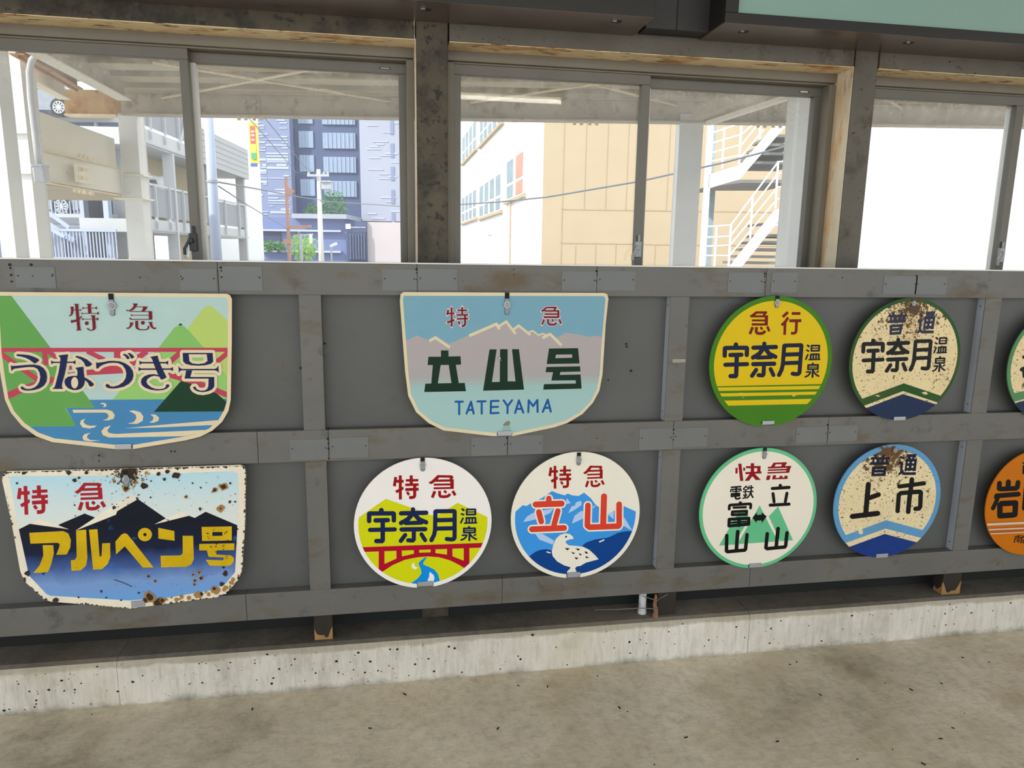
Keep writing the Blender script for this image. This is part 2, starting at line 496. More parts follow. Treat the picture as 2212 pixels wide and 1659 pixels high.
# ------------------------------------------------------------------ windows
M_alu = pm('dull_aluminium', (112, 105, 92), 0.5, 0.25, 0.08, 9, spots=[((118, 104, 80), 8, 0.6, 0.14)])
M_alu2 = pm('sash_aluminium', (102, 98, 90), 0.45, 0.3, 0.07, 9)
M_alul = pm('pale_aluminium', (200, 198, 192), 0.45, 0.2, 0.06, 9)
M_black = pm('black_plastic', (26, 26, 26), 0.4)
M_zinc = pm('zinc_grey', (132, 132, 130), 0.35, 0.5)
ZB = 1.30
def window(idx, x0, x1, xm, stile, dirt, label):
    """two sliding sashes in an aluminium frame; xm = left edge of the meeting stile of the front (left) sash"""
    w = sgroup('window_%d' % idx, ((x0 + x1) / 2, YW, ZB), label)
    zt = SOF - 0.002
    m = MB()
    m.box(x0, x1, YW, YW + 0.10, zt - 0.030, zt, M_alu)
    m.box(x0, x1, YW + 0.012, YW + 0.10, zt - 0.036, zt - 0.030, M_alu)
    for a, b in ((x0, x0 + 0.024), (x1 - 0.024, x1)):
        m.box(a, b, YW, YW + 0.10, ZB, zt - 0.036, M_alu)
    m.box(x0, x1, YW - 0.005, YW + 0.12, ZB - 0.03, ZB + 0.03, M_alu)
    m.build('window_frame', w, bevel=0.0015)
    gm = glassmat('window_glass_%d' % idx, zt - 0.06, dirt)
    zr = zt - 0.036
    for k, (a, b, y) in enumerate(((x0 + 0.022, xm + stile, YW + 0.014), (xm + stile * 0.45, x1 - 0.022, YW + 0.050))):
        sw_l, sw_r = (0.024, stile) if k == 0 else (stile * 1.05, 0.026)
        m = MB()
        m.box(a, b, y, y + 0.028, zr - 0.031, zr, M_alu2)
        m.box(a, a + sw_l, y, y + 0.028, ZB + 0.03, zr - 0.031, M_alul if k else M_alu2)
        m.box(b - sw_r, b, y, y + 0.028, ZB + 0.03, zr - 0.031, M_alu2)
        m.box(a, b, y, y + 0.028, ZB + 0.028, ZB + 0.06, M_alu2)
        s_ = m.build('sash', w, bevel=0.0015)
        m = MB()
        yg = y + 0.021
        m.quad((a + sw_l - .004, yg, ZB + .056), (b - sw_r + .004, yg, ZB + .056), (b - sw_r + .004, yg, zr - .028), (a + sw_l - .004, yg, zr - .028), gm)
        m.build('pane', s_)
        if k == 0:
            m = MB()
            lz = 1.432
            lm = M_black if idx == 1 else M_zinc
            xl = xm + stile * 0.30
            m.box(xl - 0.010, xl + 0.012, y - 0.012, y + 0.001, lz - 0.032, lz + 0.022, lm)
            m.beam((xl - 0.006, y - 0.018, lz + 0.004), (xl - 0.022, y - 0.020, lz - 0.026), 0.009, 0.008, lm)
            m.beam((xl - 0.022, y - 0.020, lz - 0.022), (xl - 0.022, y - 0.020, lz - 0.044), 0.008, 0.008, lm)
            m.tube([(xl - 0.004, y - 0.022, lz), (xl - 0.004, y - 0.008, lz)], 0.008, lm, 12)
            m.tube([(xl + 0.003, y - 0.007, lz + 0.02), (xl + 0.003, y - 0.007, lz + 0.045)], 0.005, lm, 8)
            m.build('latch', s_, bevel=0.0012)
        else:
            m = MB()
            xs_ = b - 0.085
            m.box(xs_, xs_ + 0.034, y - 0.0006, y + 0.002, zr - 0.021, zr - 0.013, M_black)
            m.box(xs_ + 0.003, xs_ + 0.031, y - 0.001, y + 0.002, zr - 0.0195, zr - 0.0145, M_alul if idx == 2 else M_zinc)
            m.build('maker_plate', s_)
    return w
x_m1 = aty(391, 200, YW + .014).x
x_m2 = aty(1386, 200, YW + .014).x
x_m3 = aty(2188, 300, YW + .014).x
window(1, C0[1] + 0.004, C1[0] - 0.004, x_m1, aty(410, 200, YW + .014).x - x_m1, 0.55, 'left sliding window with black latch')
window(2, C1[1] + 0.003, C2[0] - 0.004, x_m2, 0.030, 0.65, 'middle sliding window with grey latch')
window(3, C2[1] + 0.003, C3[0] - 0.004, x_m3, 0.032, 0.75, 'right sliding window, white wall outside')
# ------------------------------------------------------------------ the grey display board
M_sheet = pm('grey_sheet_steel', (82, 83, 81), 0.55, 0.0, 0.10, 3.0, spots=[((84, 76, 60), 4, 0.62, 0.18), ((74, 74, 72), 9, 0.62, 0.14)])
M_rail = pm('grey_rail_paint', (97, 95, 90), 0.5, 0.0, 0.10, 4, spots=[((88, 74, 52), 6, 0.53, 0.16, (0.7, 1, 1.6)), ((74, 71, 66), 12, 0.58, 0.12), ((96, 70, 40), 17, 0.64, 0.08)], bump=0.08)
M_plate = pm('patch_paint', (103, 105, 104), 0.45, 0.0, 0.07, 7, spots=[((108, 104, 92), 12, 0.64, 0.12)])
M_side_lit = pm('stiffener_side_lit', (164, 168, 178), 0.45, 0, 0.08, 5)  # left faces coloured pale, skylight from the left painted in
M_edge_light = pm('edge_light_paint', (206, 204, 198), 0.35, 0.2, 0.05)  # added strip, light on top of the rail put into its colour
M_hole = pm('screw_hole', (20, 19, 18), 0.8)
M_stripe = pm('marker_red', (140, 66, 58), 0.6)
bd = thing('display_board', 'long grey steel display board with three rails carrying the train signs, below the windows', 'board', (0.4, 0.02, 0.155))
BX0, BX1 = -1.52, 3.30
m = MB(); m.box(BX0, BX1, 0.036, 0.040, RAIL_B[0] + 0.012, RAIL_T[1] - 0.006, M_sheet)
m.build('backing_sheet', bd)
def rail(z0, z1, seams):
    m = MB()
    e = [BX0] + seams + [BX1]
    for a, b in zip(e[:-1], e[1:]):
        m.box(a + 0.0006, b - 0.0006, 0.0, 0.0355, z0, z1, M_rail)
    m.box(BX0, BX1, 0.002, 0.0345, z0 + 0.001, z1 - 0.001, M_hole)
    return m.build('rail', bd, bevel=0.0012)
SX = lambda px, py: aty(px, py, 0.0).x
rail(*RAIL_T, [SX(471, 600), SX(901, 615), SX(1289, 605), SX(1654, 620)])
rail(*RAIL_M, [SX(557, 975), SX(710, 965), SX(1096, 960), SX(1454, 945), SX(1788, 935)])
rail(*RAIL_B, [SX(532, 1310), SX(1085, 1275), SX(1620, 1245)])
m = MB(); m.box(BX0, BX1, -0.001, 0.045, RAIL_T[1] + 0.0004, RAIL_T[1] + 0.0042, M_edge_light); m.build('edge_light_strip', bd, label='pale strip painting the light on the rail top')
for i, xa in enumerate((-1.442, -0.276, 0.890, 2.056)):
    for z0, z1 in ((RAIL_B[1], RAIL_M[0]), (RAIL_M[1], RAIL_T[0])):
        m = MB()
        xb = xa + 0.064
        m.box(xa, xb, 0.001, 0.004, z0 + .0005, z1 - .0005, M_rail)
        m.box(xa, xa + 0.003, 0.004, 0.0355, z0 + .0005, z1 - .0005, M_side_lit)
        m.box(xb - 0.003, xb, 0.004, 0.0355, z0 + .0005, z1 - .0005, M_rail)
        for zz in (z0 + 0.03, z1 - 0.03):
            m.tube([(xa - 0.0015, 0.02, zz), (xa + 0.001, 0.02, zz)], 0.0035, M_zinc, 8)
        m.build('stiffener', bd)
# cover plates with screw holes over the rail joints (photo pixel boxes)
PL = [(30, 576, 122, 622), (387, 580, 470, 628), (472, 575, 568, 628), (825, 582, 901, 628), (902, 580, 988, 628), (1214, 586, 1288, 630), (1291, 585, 1372, 628),
      (1574, 588, 1648, 632), (1668, 588, 1720, 632), (1910, 596, 1978, 636), (1980, 596, 2042, 636),
      (625, 950, 710, 992), (712, 946, 796, 987), (1018, 945, 1095, 983), (1098, 941, 1172, 980), (1382, 926, 1453, 970), (1455, 925, 1527, 964), (1721, 923, 1787, 955), (1789, 920, 1850, 952)]
for a, b, c, d in PL:
    p, q = aty(a, b, -0.001), aty(c, d, -0.001)
    m = MB(); m.box(p.x, q.x, -0.0014, -0.0002, q.z, p.z, M_plate)
    z = (p.z + q.z) / 2 + 0.004
    for x in (p.x + 0.008, q.x - 0.008):
        if abs(x - (p.x + q.x) / 2) > 0.02:
            m.tube([(x, -0.0018, z), (x, -0.0008, z)], 0.0022, M_hole, 8)
    m.build('cover_plate', bd)
HO = [(21, 572, 3.2), (22, 579, 2), (24, 594, 2.4), (25, 608, 2), (67, 572, 3), (71, 596, 1.5), (114, 593, 1.8), (302, 599, 1.5), (391, 597, 1.6), (393, 604, 1.5), (477, 578, 3), (478, 585, 2), (478, 599, 1.5), (561, 600, 1.6),
      (900, 582, 3), (900, 589, 2), (900, 604, 1.5), (1110, 582, 1.4), (1110, 593, 1.4), (1289, 586, 3), (1290, 593, 2), (1288, 607, 1.8), (1652, 591, 3), (1652, 597, 2), (1652, 610, 1.8), (1820, 600, 1.6), (1980, 596, 2.4), (1980, 615, 1.5),
      (708, 948, 3), (709, 958, 2), (709, 969, 2.2), (710, 990, 2), (1095, 946, 2.4), (1095, 958, 1.8), (1455, 928, 3), (1455, 936, 2), (1454, 950, 2), (1788, 918, 2.6), (1788, 925, 1.8), (1788, 937, 1.5), (370, 975, 2), (378, 975, 2),
      (214, 984, 2.2), (214, 996, 1.6), (1290, 947, 1.6)]
m = MB()
for a, b, r in HO:
    p = aty(a, b, -0.0008)
    m.tube([(p.x, -0.0016, p.z), (p.x, 0.0005, p.z)], r * 0.0013, M_hole, 8)
for a, b, r in [(650, 795, 3.2), (702, 742, 2.6), (1353, 743, 2.6), (1354, 749, 2.4), (1363, 801, 3), (1314, 821, 1.8)]:
    p = aty(a, b, 0.035)
    m.tube([(p.x, 0.0335, p.z), (p.x, 0.0358, p.z)], r * 0.0014, M_hole, 10)
o = m.build('screw_hole', bd); o['kind'] = 'stuff'
for seg in (((612, 750, 626, 750),), ((610, 785, 611, 798), (612, 792, 631, 792), (611, 798, 628, 798))):
    m = MB()
    for a, b, c, d in seg:
        p, q = aty(a, b, 0.0355), aty(c, d, 0.0355)
        m.beam((p.x, 0.0357, p.z), (q.x, 0.0357, q.z), 0.0008, 0.0016, M_stripe, up=Vector((0, 1, 0)))
    m.build('chalk_mark', bd, label='faint red pencil marks')
M_tape = pm('scraped_patch', (164, 156, 138), 0.6)
m = MB()
for k in range(3):
    p, q = aty(1453, 777 + 2.6 * k, 0.0), aty(1481, 777 + 2.2 * k, 0.0)
    m.beam((p.x, 0.0006, p.z), (q.x, 0.0006, q.z), 0.0010, 0.0028, M_tape)
m.build('scrape', bd)
M_char = pm('weathered_foot_wood', (36, 29, 22), 0.8, 0, 0.3, 14, stretch=(1, 1, 0.3))
M_tanw = pm('bare_foot_wood', (150, 112, 66), 0.75, 0, 0.18, 14, stretch=(1, 1, 0.3))
for i, (a, b, kind) in enumerate(((680, 719, 0), (2033, 2072, 1), (1412, 1458, 2))):
    zf = 0.1555
    py = 1380 if i == 0 else (1284 if i == 1 else 1330)
    xa, xb = aty(a, py, 0.006).x, aty(b, py, 0.006).x
    if i == 2: xa += 0.012
    m = MB()
    rr = random.Random(i + 2)
    m.box(xa, xb, 0.006, 0.05, zf, RAIL_B[0] - 0.001, M_char)
    n = 8                                   # torn, bare-wood lower edge
    pts = [(xa, 0.0052, zf + 0.0005)] + [(xb, 0.0052, zf + 0.0005)]
    for k in range(n + 1):
        x = xb + (xa - xb) * k / n
        e = abs(k - n / 2) / (n / 2)
        pts.append((x, 0.0052, zf + 0.005 + 0.045 * e ** 3 * (1.0 if kind else 0.6) + rr.uniform(0, 0.014)))
    if kind < 2:
        m.slab(pts, (0, 0.0006, 0), M_tanw)
        m.slab([(xa - .0003, 0.0055, zf + .001), (xa - .0003, 0.049, zf + .001), (xa - .0003, 0.045, zf + .02), (xa - .0003, 0.03, zf + .012), (xa - .0003, 0.012, zf + .03), (xa - .0003, 0.0055, zf + .055)], (0.0002, 0, 0), M_tanw)
    m.build('foot', bd, bevel=0.001)

# pipe stub, the tied scrap of wood and its wire beside the middle foot
M_pvc = pm('white_pipe', (196, 198, 200), 0.4, var=0.08, spots=[((120, 116, 108), 20, 0.62, 0.1)])
p = aty(1387, 1325, 0.03)
m = MB(); m.tube([(p.x, 0.032, 0.1555), (p.x, 0.032, 0.236)], 0.0135, M_pvc, 20); m.tube([(p.x, 0.032, 0.1555), (p.x, 0.032, 0.168)], 0.0155, M_pvc, 20)
tag(m.build('pipe_stub', smooth=False), 'short white plastic pipe standing on the kerb under the board', 'pipe')
M_scrap = pm('rotten_wood', (128, 92, 68), 0.85, var=0.3, scale=30)
q = aty(1415, 1330, -0.004)
m = MB()
m.tube([(q.x, -0.004, 0.156), (q.x + .003, -0.002, 0.178), (q.x - .002, 0, 0.20), (q.x + .002, 0.002, 0.226), (q.x + .001, .002, .238)], [0.011, 0.0085, 0.0075, 0.006, 0.003], M_scrap, 7)
m.tube([(q.x + .004, -0.004, 0.156), (q.x + .007, -0.004, 0.176)], [0.008, 0.003], M_scrap, 6)
sw = thing('wood_scrap', 'splintered brown scrap of wood wired upright in front of the middle foot', 'wood scrap', (q.x, 0, 0.1555))
m.build('stick', sw)
m = MB()
zz = 0.192
m.tube([(p.x - 0.17, 0.045, 0.172), (p.x - .10, 0.012, 0.186), (p.x - .02, 0.006, 0.188), (q.x, -0.011, 0.190), (q.x + .01, -.004, .190)], 0.0016, M_zinc, 6)
m.tube([(p.x - .012, 0.010, 0.232), (q.x - .012, 0.000, 0.222), (q.x + .004, -.007, 0.218), (q.x + .02, .001, .224), (q.x + .045, .004, 0.234)], 0.0015, M_zinc, 6)
m.build('wire', sw, label='thin grey tie wire')

# ------------------------------------------------------------------ light boxes over the windows
M_boxf = pm('brown_black_metal', (27, 25, 22), 0.38, 0.1, 0.15, 3)
M_boxu = pm('scuffed_underside', (92, 80, 74), 0.26, 0.25, 0.12, 5, spots=[((60, 52, 46), 7, 0.58, 0.1, (0.4, 1, 1))])
M_face = pm('unlit_acrylic', (126, 156, 148), 0.35, 0, 0.03, 2)
M_post = pm('poster_pale_blue', (150, 170, 178), 0.4, 0, 0.03)
M_blue = pm('poster_blue', (52, 84, 150), 0.4, 0, 0.03)
ZL, YL = 2.086, -0.070
def light_box(x0, x1, face, label, holes):
    g = thing('light_box', label, 'light box', ((x0 + x1) / 2, YL, ZL))
    zt = ZL + 0.62
    m = MB()
    m.box(x0, x1, YL + 0.002, 0.098, ZL + 0.002, zt, M_boxf)
    fr = 0.029 if face else 0.047
    for a in ((x0, x1, ZL, ZL + fr), (x0, x1, zt - 0.05, zt), (x0, x0 + 0.042, ZL + fr, zt - 0.05), (x1 - 0.042, x1, ZL + fr, zt - 0.05)):
        m.box(a[0], a[1], YL - 0.012, YL + 0.002, a[2], a[3], M_boxf)
    m.build('case', g, bevel=0.002)
    m = MB(); m.box(x0 + 0.001, x1 - 0.001, YL - 0.010, 0.097, ZL - 0.001, ZL + 0.0018, M_boxu); m.build('underside', g)
    m = MB(); m.box(x0 + 0.042, x1 - 0.042, YL - 0.002, YL + 0.001, ZL + fr, zt - 0.05, M_face if face else M_post)
    if not face:
        xr = aty(1384, 3, YL).x
        for k in (0.016, 0.034):
            m.box(xr - k - 0.010, xr - k, YL - 0.003, YL - 0.001, ZL + fr, zt - 0.06, M_blue)
    m.build('face_panel' if face else 'poster', g)
    for (px, py) in holes:
        p = atz(px, py, ZL)
        m = MB()
        m.box(p.x - 0.013, p.x + 0.013, p.y - 0.010, p.y + 0.010, ZL - 0.0022, ZL - 0.0012, M_dark)
        m.box(p.x - 0.016, p.x - 0.004, p.y - 0.014, p.y - 0.011, ZL - 0.006, ZL - 0.0012, M_zinc)
        m.build('catch', g)
xa = atz(1411, 39, ZL).x
xb = atz(1559, 52, ZL).x
light_box(-1.6, xa, False, 'dark light box with a blue striped poster, above the left and middle windows', [(921, 20), (1332, 46)])
light_box(xb, 3.4, True, 'dark light box with a blank pale green face at upper right', [(1606, 68), (1962, 92)])

# ------------------------------------------------------------------ fluorescent lamps under the ceiling (behind the camera)
M_tube = emit('lamp_tube', (255, 250, 238), 30.0)
M_tube2 = emit('lamp_tube_old', (255, 248, 232), 14.0)
M_lampb = pm('lamp_white', (225, 225, 220), 0.4)
LAMP = [(1.42, -3.5)]
for k, (xr, y) in enumerate(LAMP):
    g = thing('ceiling_lamp', 'fluorescent ceiling lamp, seen only as a white streak mirrored in the middle window', 'lamp', (xr - 0.6, y, 2.67))
    m = MB(); m.box(xr - 1.26, xr + 0.04, y - 0.06, y + 0.06, 2.70, 2.76, M_lampb)
    m.tube([(xr - 1.1, y, 2.76), (xr - 1.1, y, 2.95)], 0.008, M_lampb, 8); m.tube([(xr - .12, y, 2.76), (xr - .12, y, 2.95)], 0.008, M_lampb, 8)
    m.build('housing', g)
    m = MB(); m.tube([(xr - 1.2, y, 2.675), (xr, y, 2.675)], 0.016, M_tube if k else M_tube2, 12); m.build('tube', g)
# ------------------------------------------------------------------ train signs: drawing helpers
def clip_convex(poly, conv):
    """Sutherland-Hodgman against a convex counter-clockwise outline"""
    out = poly
    n = len(conv)
    for i in range(n):
        ax, ay = conv[i]
        bx, by = conv[(i + 1) % n]
        src, out = out, []
        if not src:
            return []
        for k in range(len(src)):
            p, q = src[k - 1], src[k]
            sp = (bx - ax) * (p[1] - ay) - (by - ay) * (p[0] - ax)
            sq = (bx - ax) * (q[1] - ay) - (by - ay) * (q[0] - ax)
            if (sp >= 0) != (sq >= 0):
                t = sp / (sp - sq)
                out.append((p[0] + t * (q[0] - p[0]), p[1] + t * (q[1] - p[1])))
            if sq >= 0:
                out.append(q)
    return out
def ccw(poly):
    a = sum(poly[i - 1][0] * poly[i][1] - poly[i][0] * poly[i - 1][1] for i in range(len(poly)))
    return poly if a > 0 else poly[::-1]
class Fr:
    """a crop of the photograph (origin, scale): crop pixels -> points of the sign plane (x, z)"""
    def __init__(s, ox, oy, k):
        s.ox, s.oy, s.k = ox, oy, k
    def __call__(s, p):
        q = aty(s.ox + p[0] / s.k, s.oy + p[1] / s.k, SIGN_Y)
        return (q.x, q.z)
class Art:
    """flat paint layers on a sign face"""
    cnt = 0
    def __init__(s):
        s.mb = MB()
    def flat(s, poly, mat, layer, clip=None):
        Art.cnt += 1
        y = SIGN_Y - 0.0003 - 0.000003 * Art.cnt
        P = [Vector((p[0], p[1], 0)) for p in poly]
        for t in tessellate_polygon([P]):
            tri = ccw([(P[i].x, P[i].y) for i in t])
            if clip is not None:
                tri = clip_convex(tri, clip)
            if len(tri) > 2:
                s.mb.add([(q[0], y, q[1]) for q in tri], [tuple(range(len(tri)))], mat)
    def poly(s, fr, pts, mat, layer, clip=None):
        s.flat([fr(p) for p in pts], mat, layer, clip)
    def line(s, fr, pts, w, mat, layer, cap='b', clip=None, closed=False):
        pts = list(pts) + ([pts[0]] if closed else [])
        h = w / 2
        for i in range(len(pts) - 1):
            (ax, ay), (bx, by) = pts[i], pts[i + 1]
            L = hypot(bx - ax, by - ay) or 1
            nx, ny = -(by - ay) / L * h, (bx - ax) / L * h
            s.poly(fr, [(ax + nx, ay + ny), (bx + nx, by + ny), (bx - nx, by - ny), (ax - nx, ay - ny)], mat, layer, clip)
        rng_ = range(len(pts)) if (cap == 'r' or closed) else range(1, len(pts) - 1)
        for i in rng_:
            s.disc(fr, pts[i], h, mat, layer, clip)
    def disc(s, fr, c, r, mat, layer, clip=None, n=16):
        s.poly(fr, [(c[0] + r * cos(2 * pi * k / n), c[1] + r * sin(2 * pi * k / n)) for k in range(n)], mat, layer, clip)
    def items(s, fr, its, mat, layer, grow=0, cap='b', alt=None):
        """its: ('s', w, pts) strokes, ('c', w, pts) closed strokes, ('p', pts) areas, ('d', c, r) dots, ('h', ...) areas in colour alt"""
        for it in its:
            if it[0] in 'sc':
                s.line(fr, it[2], it[1] + 2 * grow, mat, layer, 'r' if grow else cap, None, it[0] == 'c')
            elif it[0] == 'p':
                s.poly(fr, it[1], mat, layer)
                if grow:
                    s.line(fr, it[1], 2 * grow, mat, layer, 'r', None, True)
            elif it[0] == 'd':
                s.disc(fr, it[1], it[2] + grow, mat, layer)
            elif it[0] == 'h' and alt is not None and not grow:
                s.poly(fr, it[1], alt, layer + 1)
def chars(g, fr, glyphs, mat, cap='b', alt=None):
    """each character painted on the sign is a part of its own"""
    for its in glyphs:
        a = Art()
        a.items(fr, its, mat, 0, 0, cap, alt)
        a.mb.build('character', g)
def warp(src, quad, k=1.0):
    """glyph drawn in box src=(x0,y0,x1,y1) -> quadrilateral tl,tr,br,bl; returns a function mapping item lists"""
    x0, y0, x1, y1 = src
    tl, tr, br, bl = quad
    sx = (hypot(tr[0] - tl[0], tr[1] - tl[1]) / (x1 - x0) + hypot(bl[0] - tl[0], bl[1] - tl[1]) / (y1 - y0)) / 2 * k
    def f(p):
        u, v = (p[0] - x0) / (x1 - x0), (p[1] - y0) / (y1 - y0)
        return tuple((tl[i] * (1 - u) + tr[i] * u) * (1 - v) + (bl[i] * (1 - u) + br[i] * u) * v for i in (0, 1))
    def g(its):
        r = []
        for it in its:
            if it[0] in 'sc':
                r.append((it[0], it[1] * sx, [f(p) for p in it[2]]))
            elif it[0] == 'd':
                r.append(('d', f(it[1]), it[2] * sx))
            else:
                r.append((it[0], [f(p) for p in it[1]]))
        return r
    return g
def box4(x0, y0, x1, y1):
    return ((x0, y0), (x1, y0), (x1, y1), (x0, y1))
M_galv = pm('galvanised_bolt', (158, 160, 166), 0.38, 0.3, 0.1, 40)
M_strap = pm('hanger_strap', (128, 130, 130), 0.4, 0.25, 0.12, 30)
M_clip = pm('clip_metal', (164, 166, 172), 0.4, 0.4, 0.05)
M_slot = pm('slot_shadow_black', (16, 16, 16), 0.9)
M_edge = pm('sign_steel_edge', (120, 112, 96), 0.6)
def circ(cx, cz, r, n=72, a0=0.0):
    return [(cx + r * cos(a0 + 2 * pi * k / n), cz + r * sin(a0 + 2 * pi * k / n)) for k in range(n)]
def plate_outline(outline, notch=None):
    """cut the mounting notch (x, half width, top z) into the bottom of an outline"""
    if not notch:
        return outline
    xc, hw, zt = notch
    o = ccw(outline)
    n = len(o)
    def zb(x):
        best = None
        for i in range(n):
            (ax, az), (bx, bz) = o[i - 1], o[i]
            if bx > ax and ax <= x <= bx:
                best = az + (bz - az) * (x - ax) / (bx - ax)
        return best
    out, done = [], False
    zl, zr = zb(xc - hw), zb(xc + hw)
    for i in range(n):
        p, q = o[i - 1], o[i]
        if p[0] < xc - hw <= q[0] and q[0] > p[0]:
            out += [(xc - hw, zl), (xc - hw, zt), (xc + hw, zt), (xc + hw, zr)]
            if q[0] > xc + hw:
                out.append(q)
        elif xc - hw <= q[0] <= xc + hw and q[1] < zt and q[0] > p[0]:
            continue
        else:
            out.append(q)
    return out
def sign(name, label, outline, rim, bolt, clip_px, notch=True, strap=True):
    """plate with its hanger strap, bolt and bottom clip; bolt and clip given in photo pixels"""
    cx = sum(p[0] for p in outline) / len(outline)
    zmin = min(p[1] for p in outline)
    g = thing(name, label, 'train sign', (cx, SIGN_Y, zmin), 'train signs on the grey board')
    Art.cnt = 0
    nt_ = None
    if clip_px:
        a, b = aty(clip_px[0], clip_px[1], SIGN_Y), aty(clip_px[2], clip_px[3], SIGN_Y)
        if notch:
            nt_ = ((a.x + b.x) / 2, abs(b.x - a.x) / 2 + 0.002, (a.z + b.z) / 2 + 0.002)
    o = plate_outline(outline, nt_)
    m = MB(); m.slab([(x, SIGN_Y, z) for x, z in o], (0, 0.004, 0), rim); m.build('plate', g)
    if clip_px:
        m = MB()
        m.box(a.x, b.x, SIGN_Y - 0.0045, SIGN_Y - 0.0022, min(a.z, b.z), max(a.z, b.z), M_clip)
        m.box(a.x, b.x, SIGN_Y - 0.0022, -0.0018, min(a.z, b.z) - 0.002, min(a.z, b.z) + 0.0005, M_clip)
        m.build('clip', g)
    if bolt:
        bx, by, r = bolt
        r *= 1.45
        p = aty(bx, by, SIGN_Y)
        y0 = SIGN_Y - 0.003
        if strap:
            t0 = aty(bx - 1, by - 26 * strap, SIGN_Y).z
            b0 = aty(bx + 1, by + 22 * strap, SIGN_Y).z
            m = MB()
            m.slab([(p.x - 0.0068, y0 + .0002, t0), (p.x + 0.0068, y0 + .0002, t0), (p.x + 0.0068, y0 + .0002, b0 + 0.004), (p.x + 0.003, y0 + .0002, b0), (p.x - 0.003, y0 + .0002, b0), (p.x - 0.0068, y0 + .0002, b0 + 0.004)], (0, 0.0004, 0), M_slot)
            m.build('slot', g)
            m = MB()
            m.slab([(p.x - 0.0062, y0 - .0010, p.z + (t0 - p.z) * .50), (p.x + 0.0062, y0 - .0010, p.z + (t0 - p.z) * .50), (p.x + 0.0062, y0 - .0010, b0 + 0.006), (p.x + 0.0025, y0 - .0010, b0 + .001), (p.x - 0.0030, y0 - .0010, b0 + .001), (p.x - 0.0062, y0 - .0010, b0 + 0.006)], (0, 0.0011, 0), M_strap)
            m.build('hanger_tab', g)
        m = MB()
        m.tube([(p.x, y0 - 0.0012, p.z), (p.x, y0 - 0.0032, p.z)], r, M_galv, 24)
        m.tube([(p.x, y0 - 0.003, p.z), (p.x, y0 - 0.0065, p.z), (p.x, y0 - 0.0080, p.z)], [r * .66, r * .62, r * .42], M_galv, 6 if strap else 12)
        m.tube([(p.x, y0 - 0.0078, p.z), (p.x, y0 - 0.0088, p.z)], r * .25, M_strap, 10)
        m.build('bolt', g)
    return g
def circle_of(l, r, t, b):
    """circle from its leftmost, rightmost, top and bottom photo pixels"""
    L, R_ = aty(*l, SIGN_Y), aty(*r, SIGN_Y)
    T, B = aty(*t, SIGN_Y), aty(*b, SIGN_Y)
    return (L.x + R_.x) / 2, (T.z + B.z) / 2, ((R_.x - L.x) + (T.z - B.z)) / 4

# ------------------------------------------------------------------ glyphs (drawn once, in the crop where they stand largest)
DA = Fr(840, 1020, 13.825)
G_TOKU = [('p', [(165, 135), (248, 150), (210, 430), (118, 410)]), ('s', 86, [(205, 270), (442, 270)]), ('s', 90, [(340, 95), (343, 815)]),
          ('p', [(188, 555), (300, 495), (385, 450), (437, 425), (437, 515), (385, 550), (235, 628)]),
          ('s', 95, [(668, 95), (670, 380)]), ('s', 75, [(505, 246), (880, 238)]), ('s', 78, [(488, 377), (888, 370)]), ('s', 90, [(490, 520), (888, 507)]),
          ('s', 92, [(772, 380), (772, 690), (757, 735), (705, 755), (605, 757)]), ('s', 76, [(540, 590), (605, 680)])]
B_TOKU = (118, 95, 890, 815)
G_KYU = [('p', [(1450, 85), (1560, 90), (1440, 240), (1350, 310), (1265, 358), (1175, 312), (1290, 245)]), ('s', 74, [(1440, 122), (1885, 130)]),
         ('p', [(1830, 95), (1885, 95), (1935, 145), (1890, 215), (1812, 215)]), ('s', 70, [(1390, 255), (1940, 246)]), ('s', 106, [(1887, 212), (1885, 500)]),
         ('s', 62, [(1338, 372), (1900, 364)]), ('s', 62, [(1338, 480), (1938, 468)]), ('s', 90, [(1375, 565), (1295, 760)]),
         ('s', 86, [(1515, 555), (1515, 680), (1540, 722), (1620, 733), (1735, 725), (1798, 692), (1828, 645)]), ('s', 76, [(1648, 555), (1718, 615)]), ('s', 86, [(1903, 560), (1985, 690)])]
B_KYU = (1175, 82, 2020, 778)
DB = Fr(780, 1080, 10.0545)
G_U = [('s', 105, [(440, 222), (440, 290)]), ('s', 98, [(175, 457), (175, 302), (192, 293), (698, 290), (712, 302), (712, 443)]), ('s', 100, [(315, 443), (580, 437)]),
       ('s', 100, [(470, 450), (470, 868), (455, 892), (332, 892)]), ('s', 95, [(196, 650), (730, 638)])]
G_NA = [('s', 95, [(1128, 203), (1128, 290)]), ('s', 98, [(868, 290), (1412, 276)]), ('s', 100, [(1100, 320), (1020, 415), (940, 463), (869, 499)]),
        ('s', 98, [(1170, 320), (1255, 418), (1412, 485)]), ('s', 90, [(970, 502), (1310, 492)]), ('s', 98, [(880, 640), (1392, 632)]),
        ('s', 92, [(1145, 680), (1145, 855), (1120, 880), (1022, 874)]), ('s', 92, [(958, 760), (862, 888)]), ('s', 90, [(1312, 745), (1390, 872)])]
G_TSUKI = [('s', 92, [(1527, 872), (1585, 760), (1606, 650), (1614, 252), (1628, 246), (2018, 240), (2032, 252), (2030, 818), (2008, 848), (1955, 857), (1862, 846)]),
           ('s', 94, [(1620, 440), (2020, 430)]), ('s', 92, [(1620, 622), (2020, 612)])]
B_UNT = (125, 155, 2080, 945)
DC = Fr(980, 1090, 18.433)
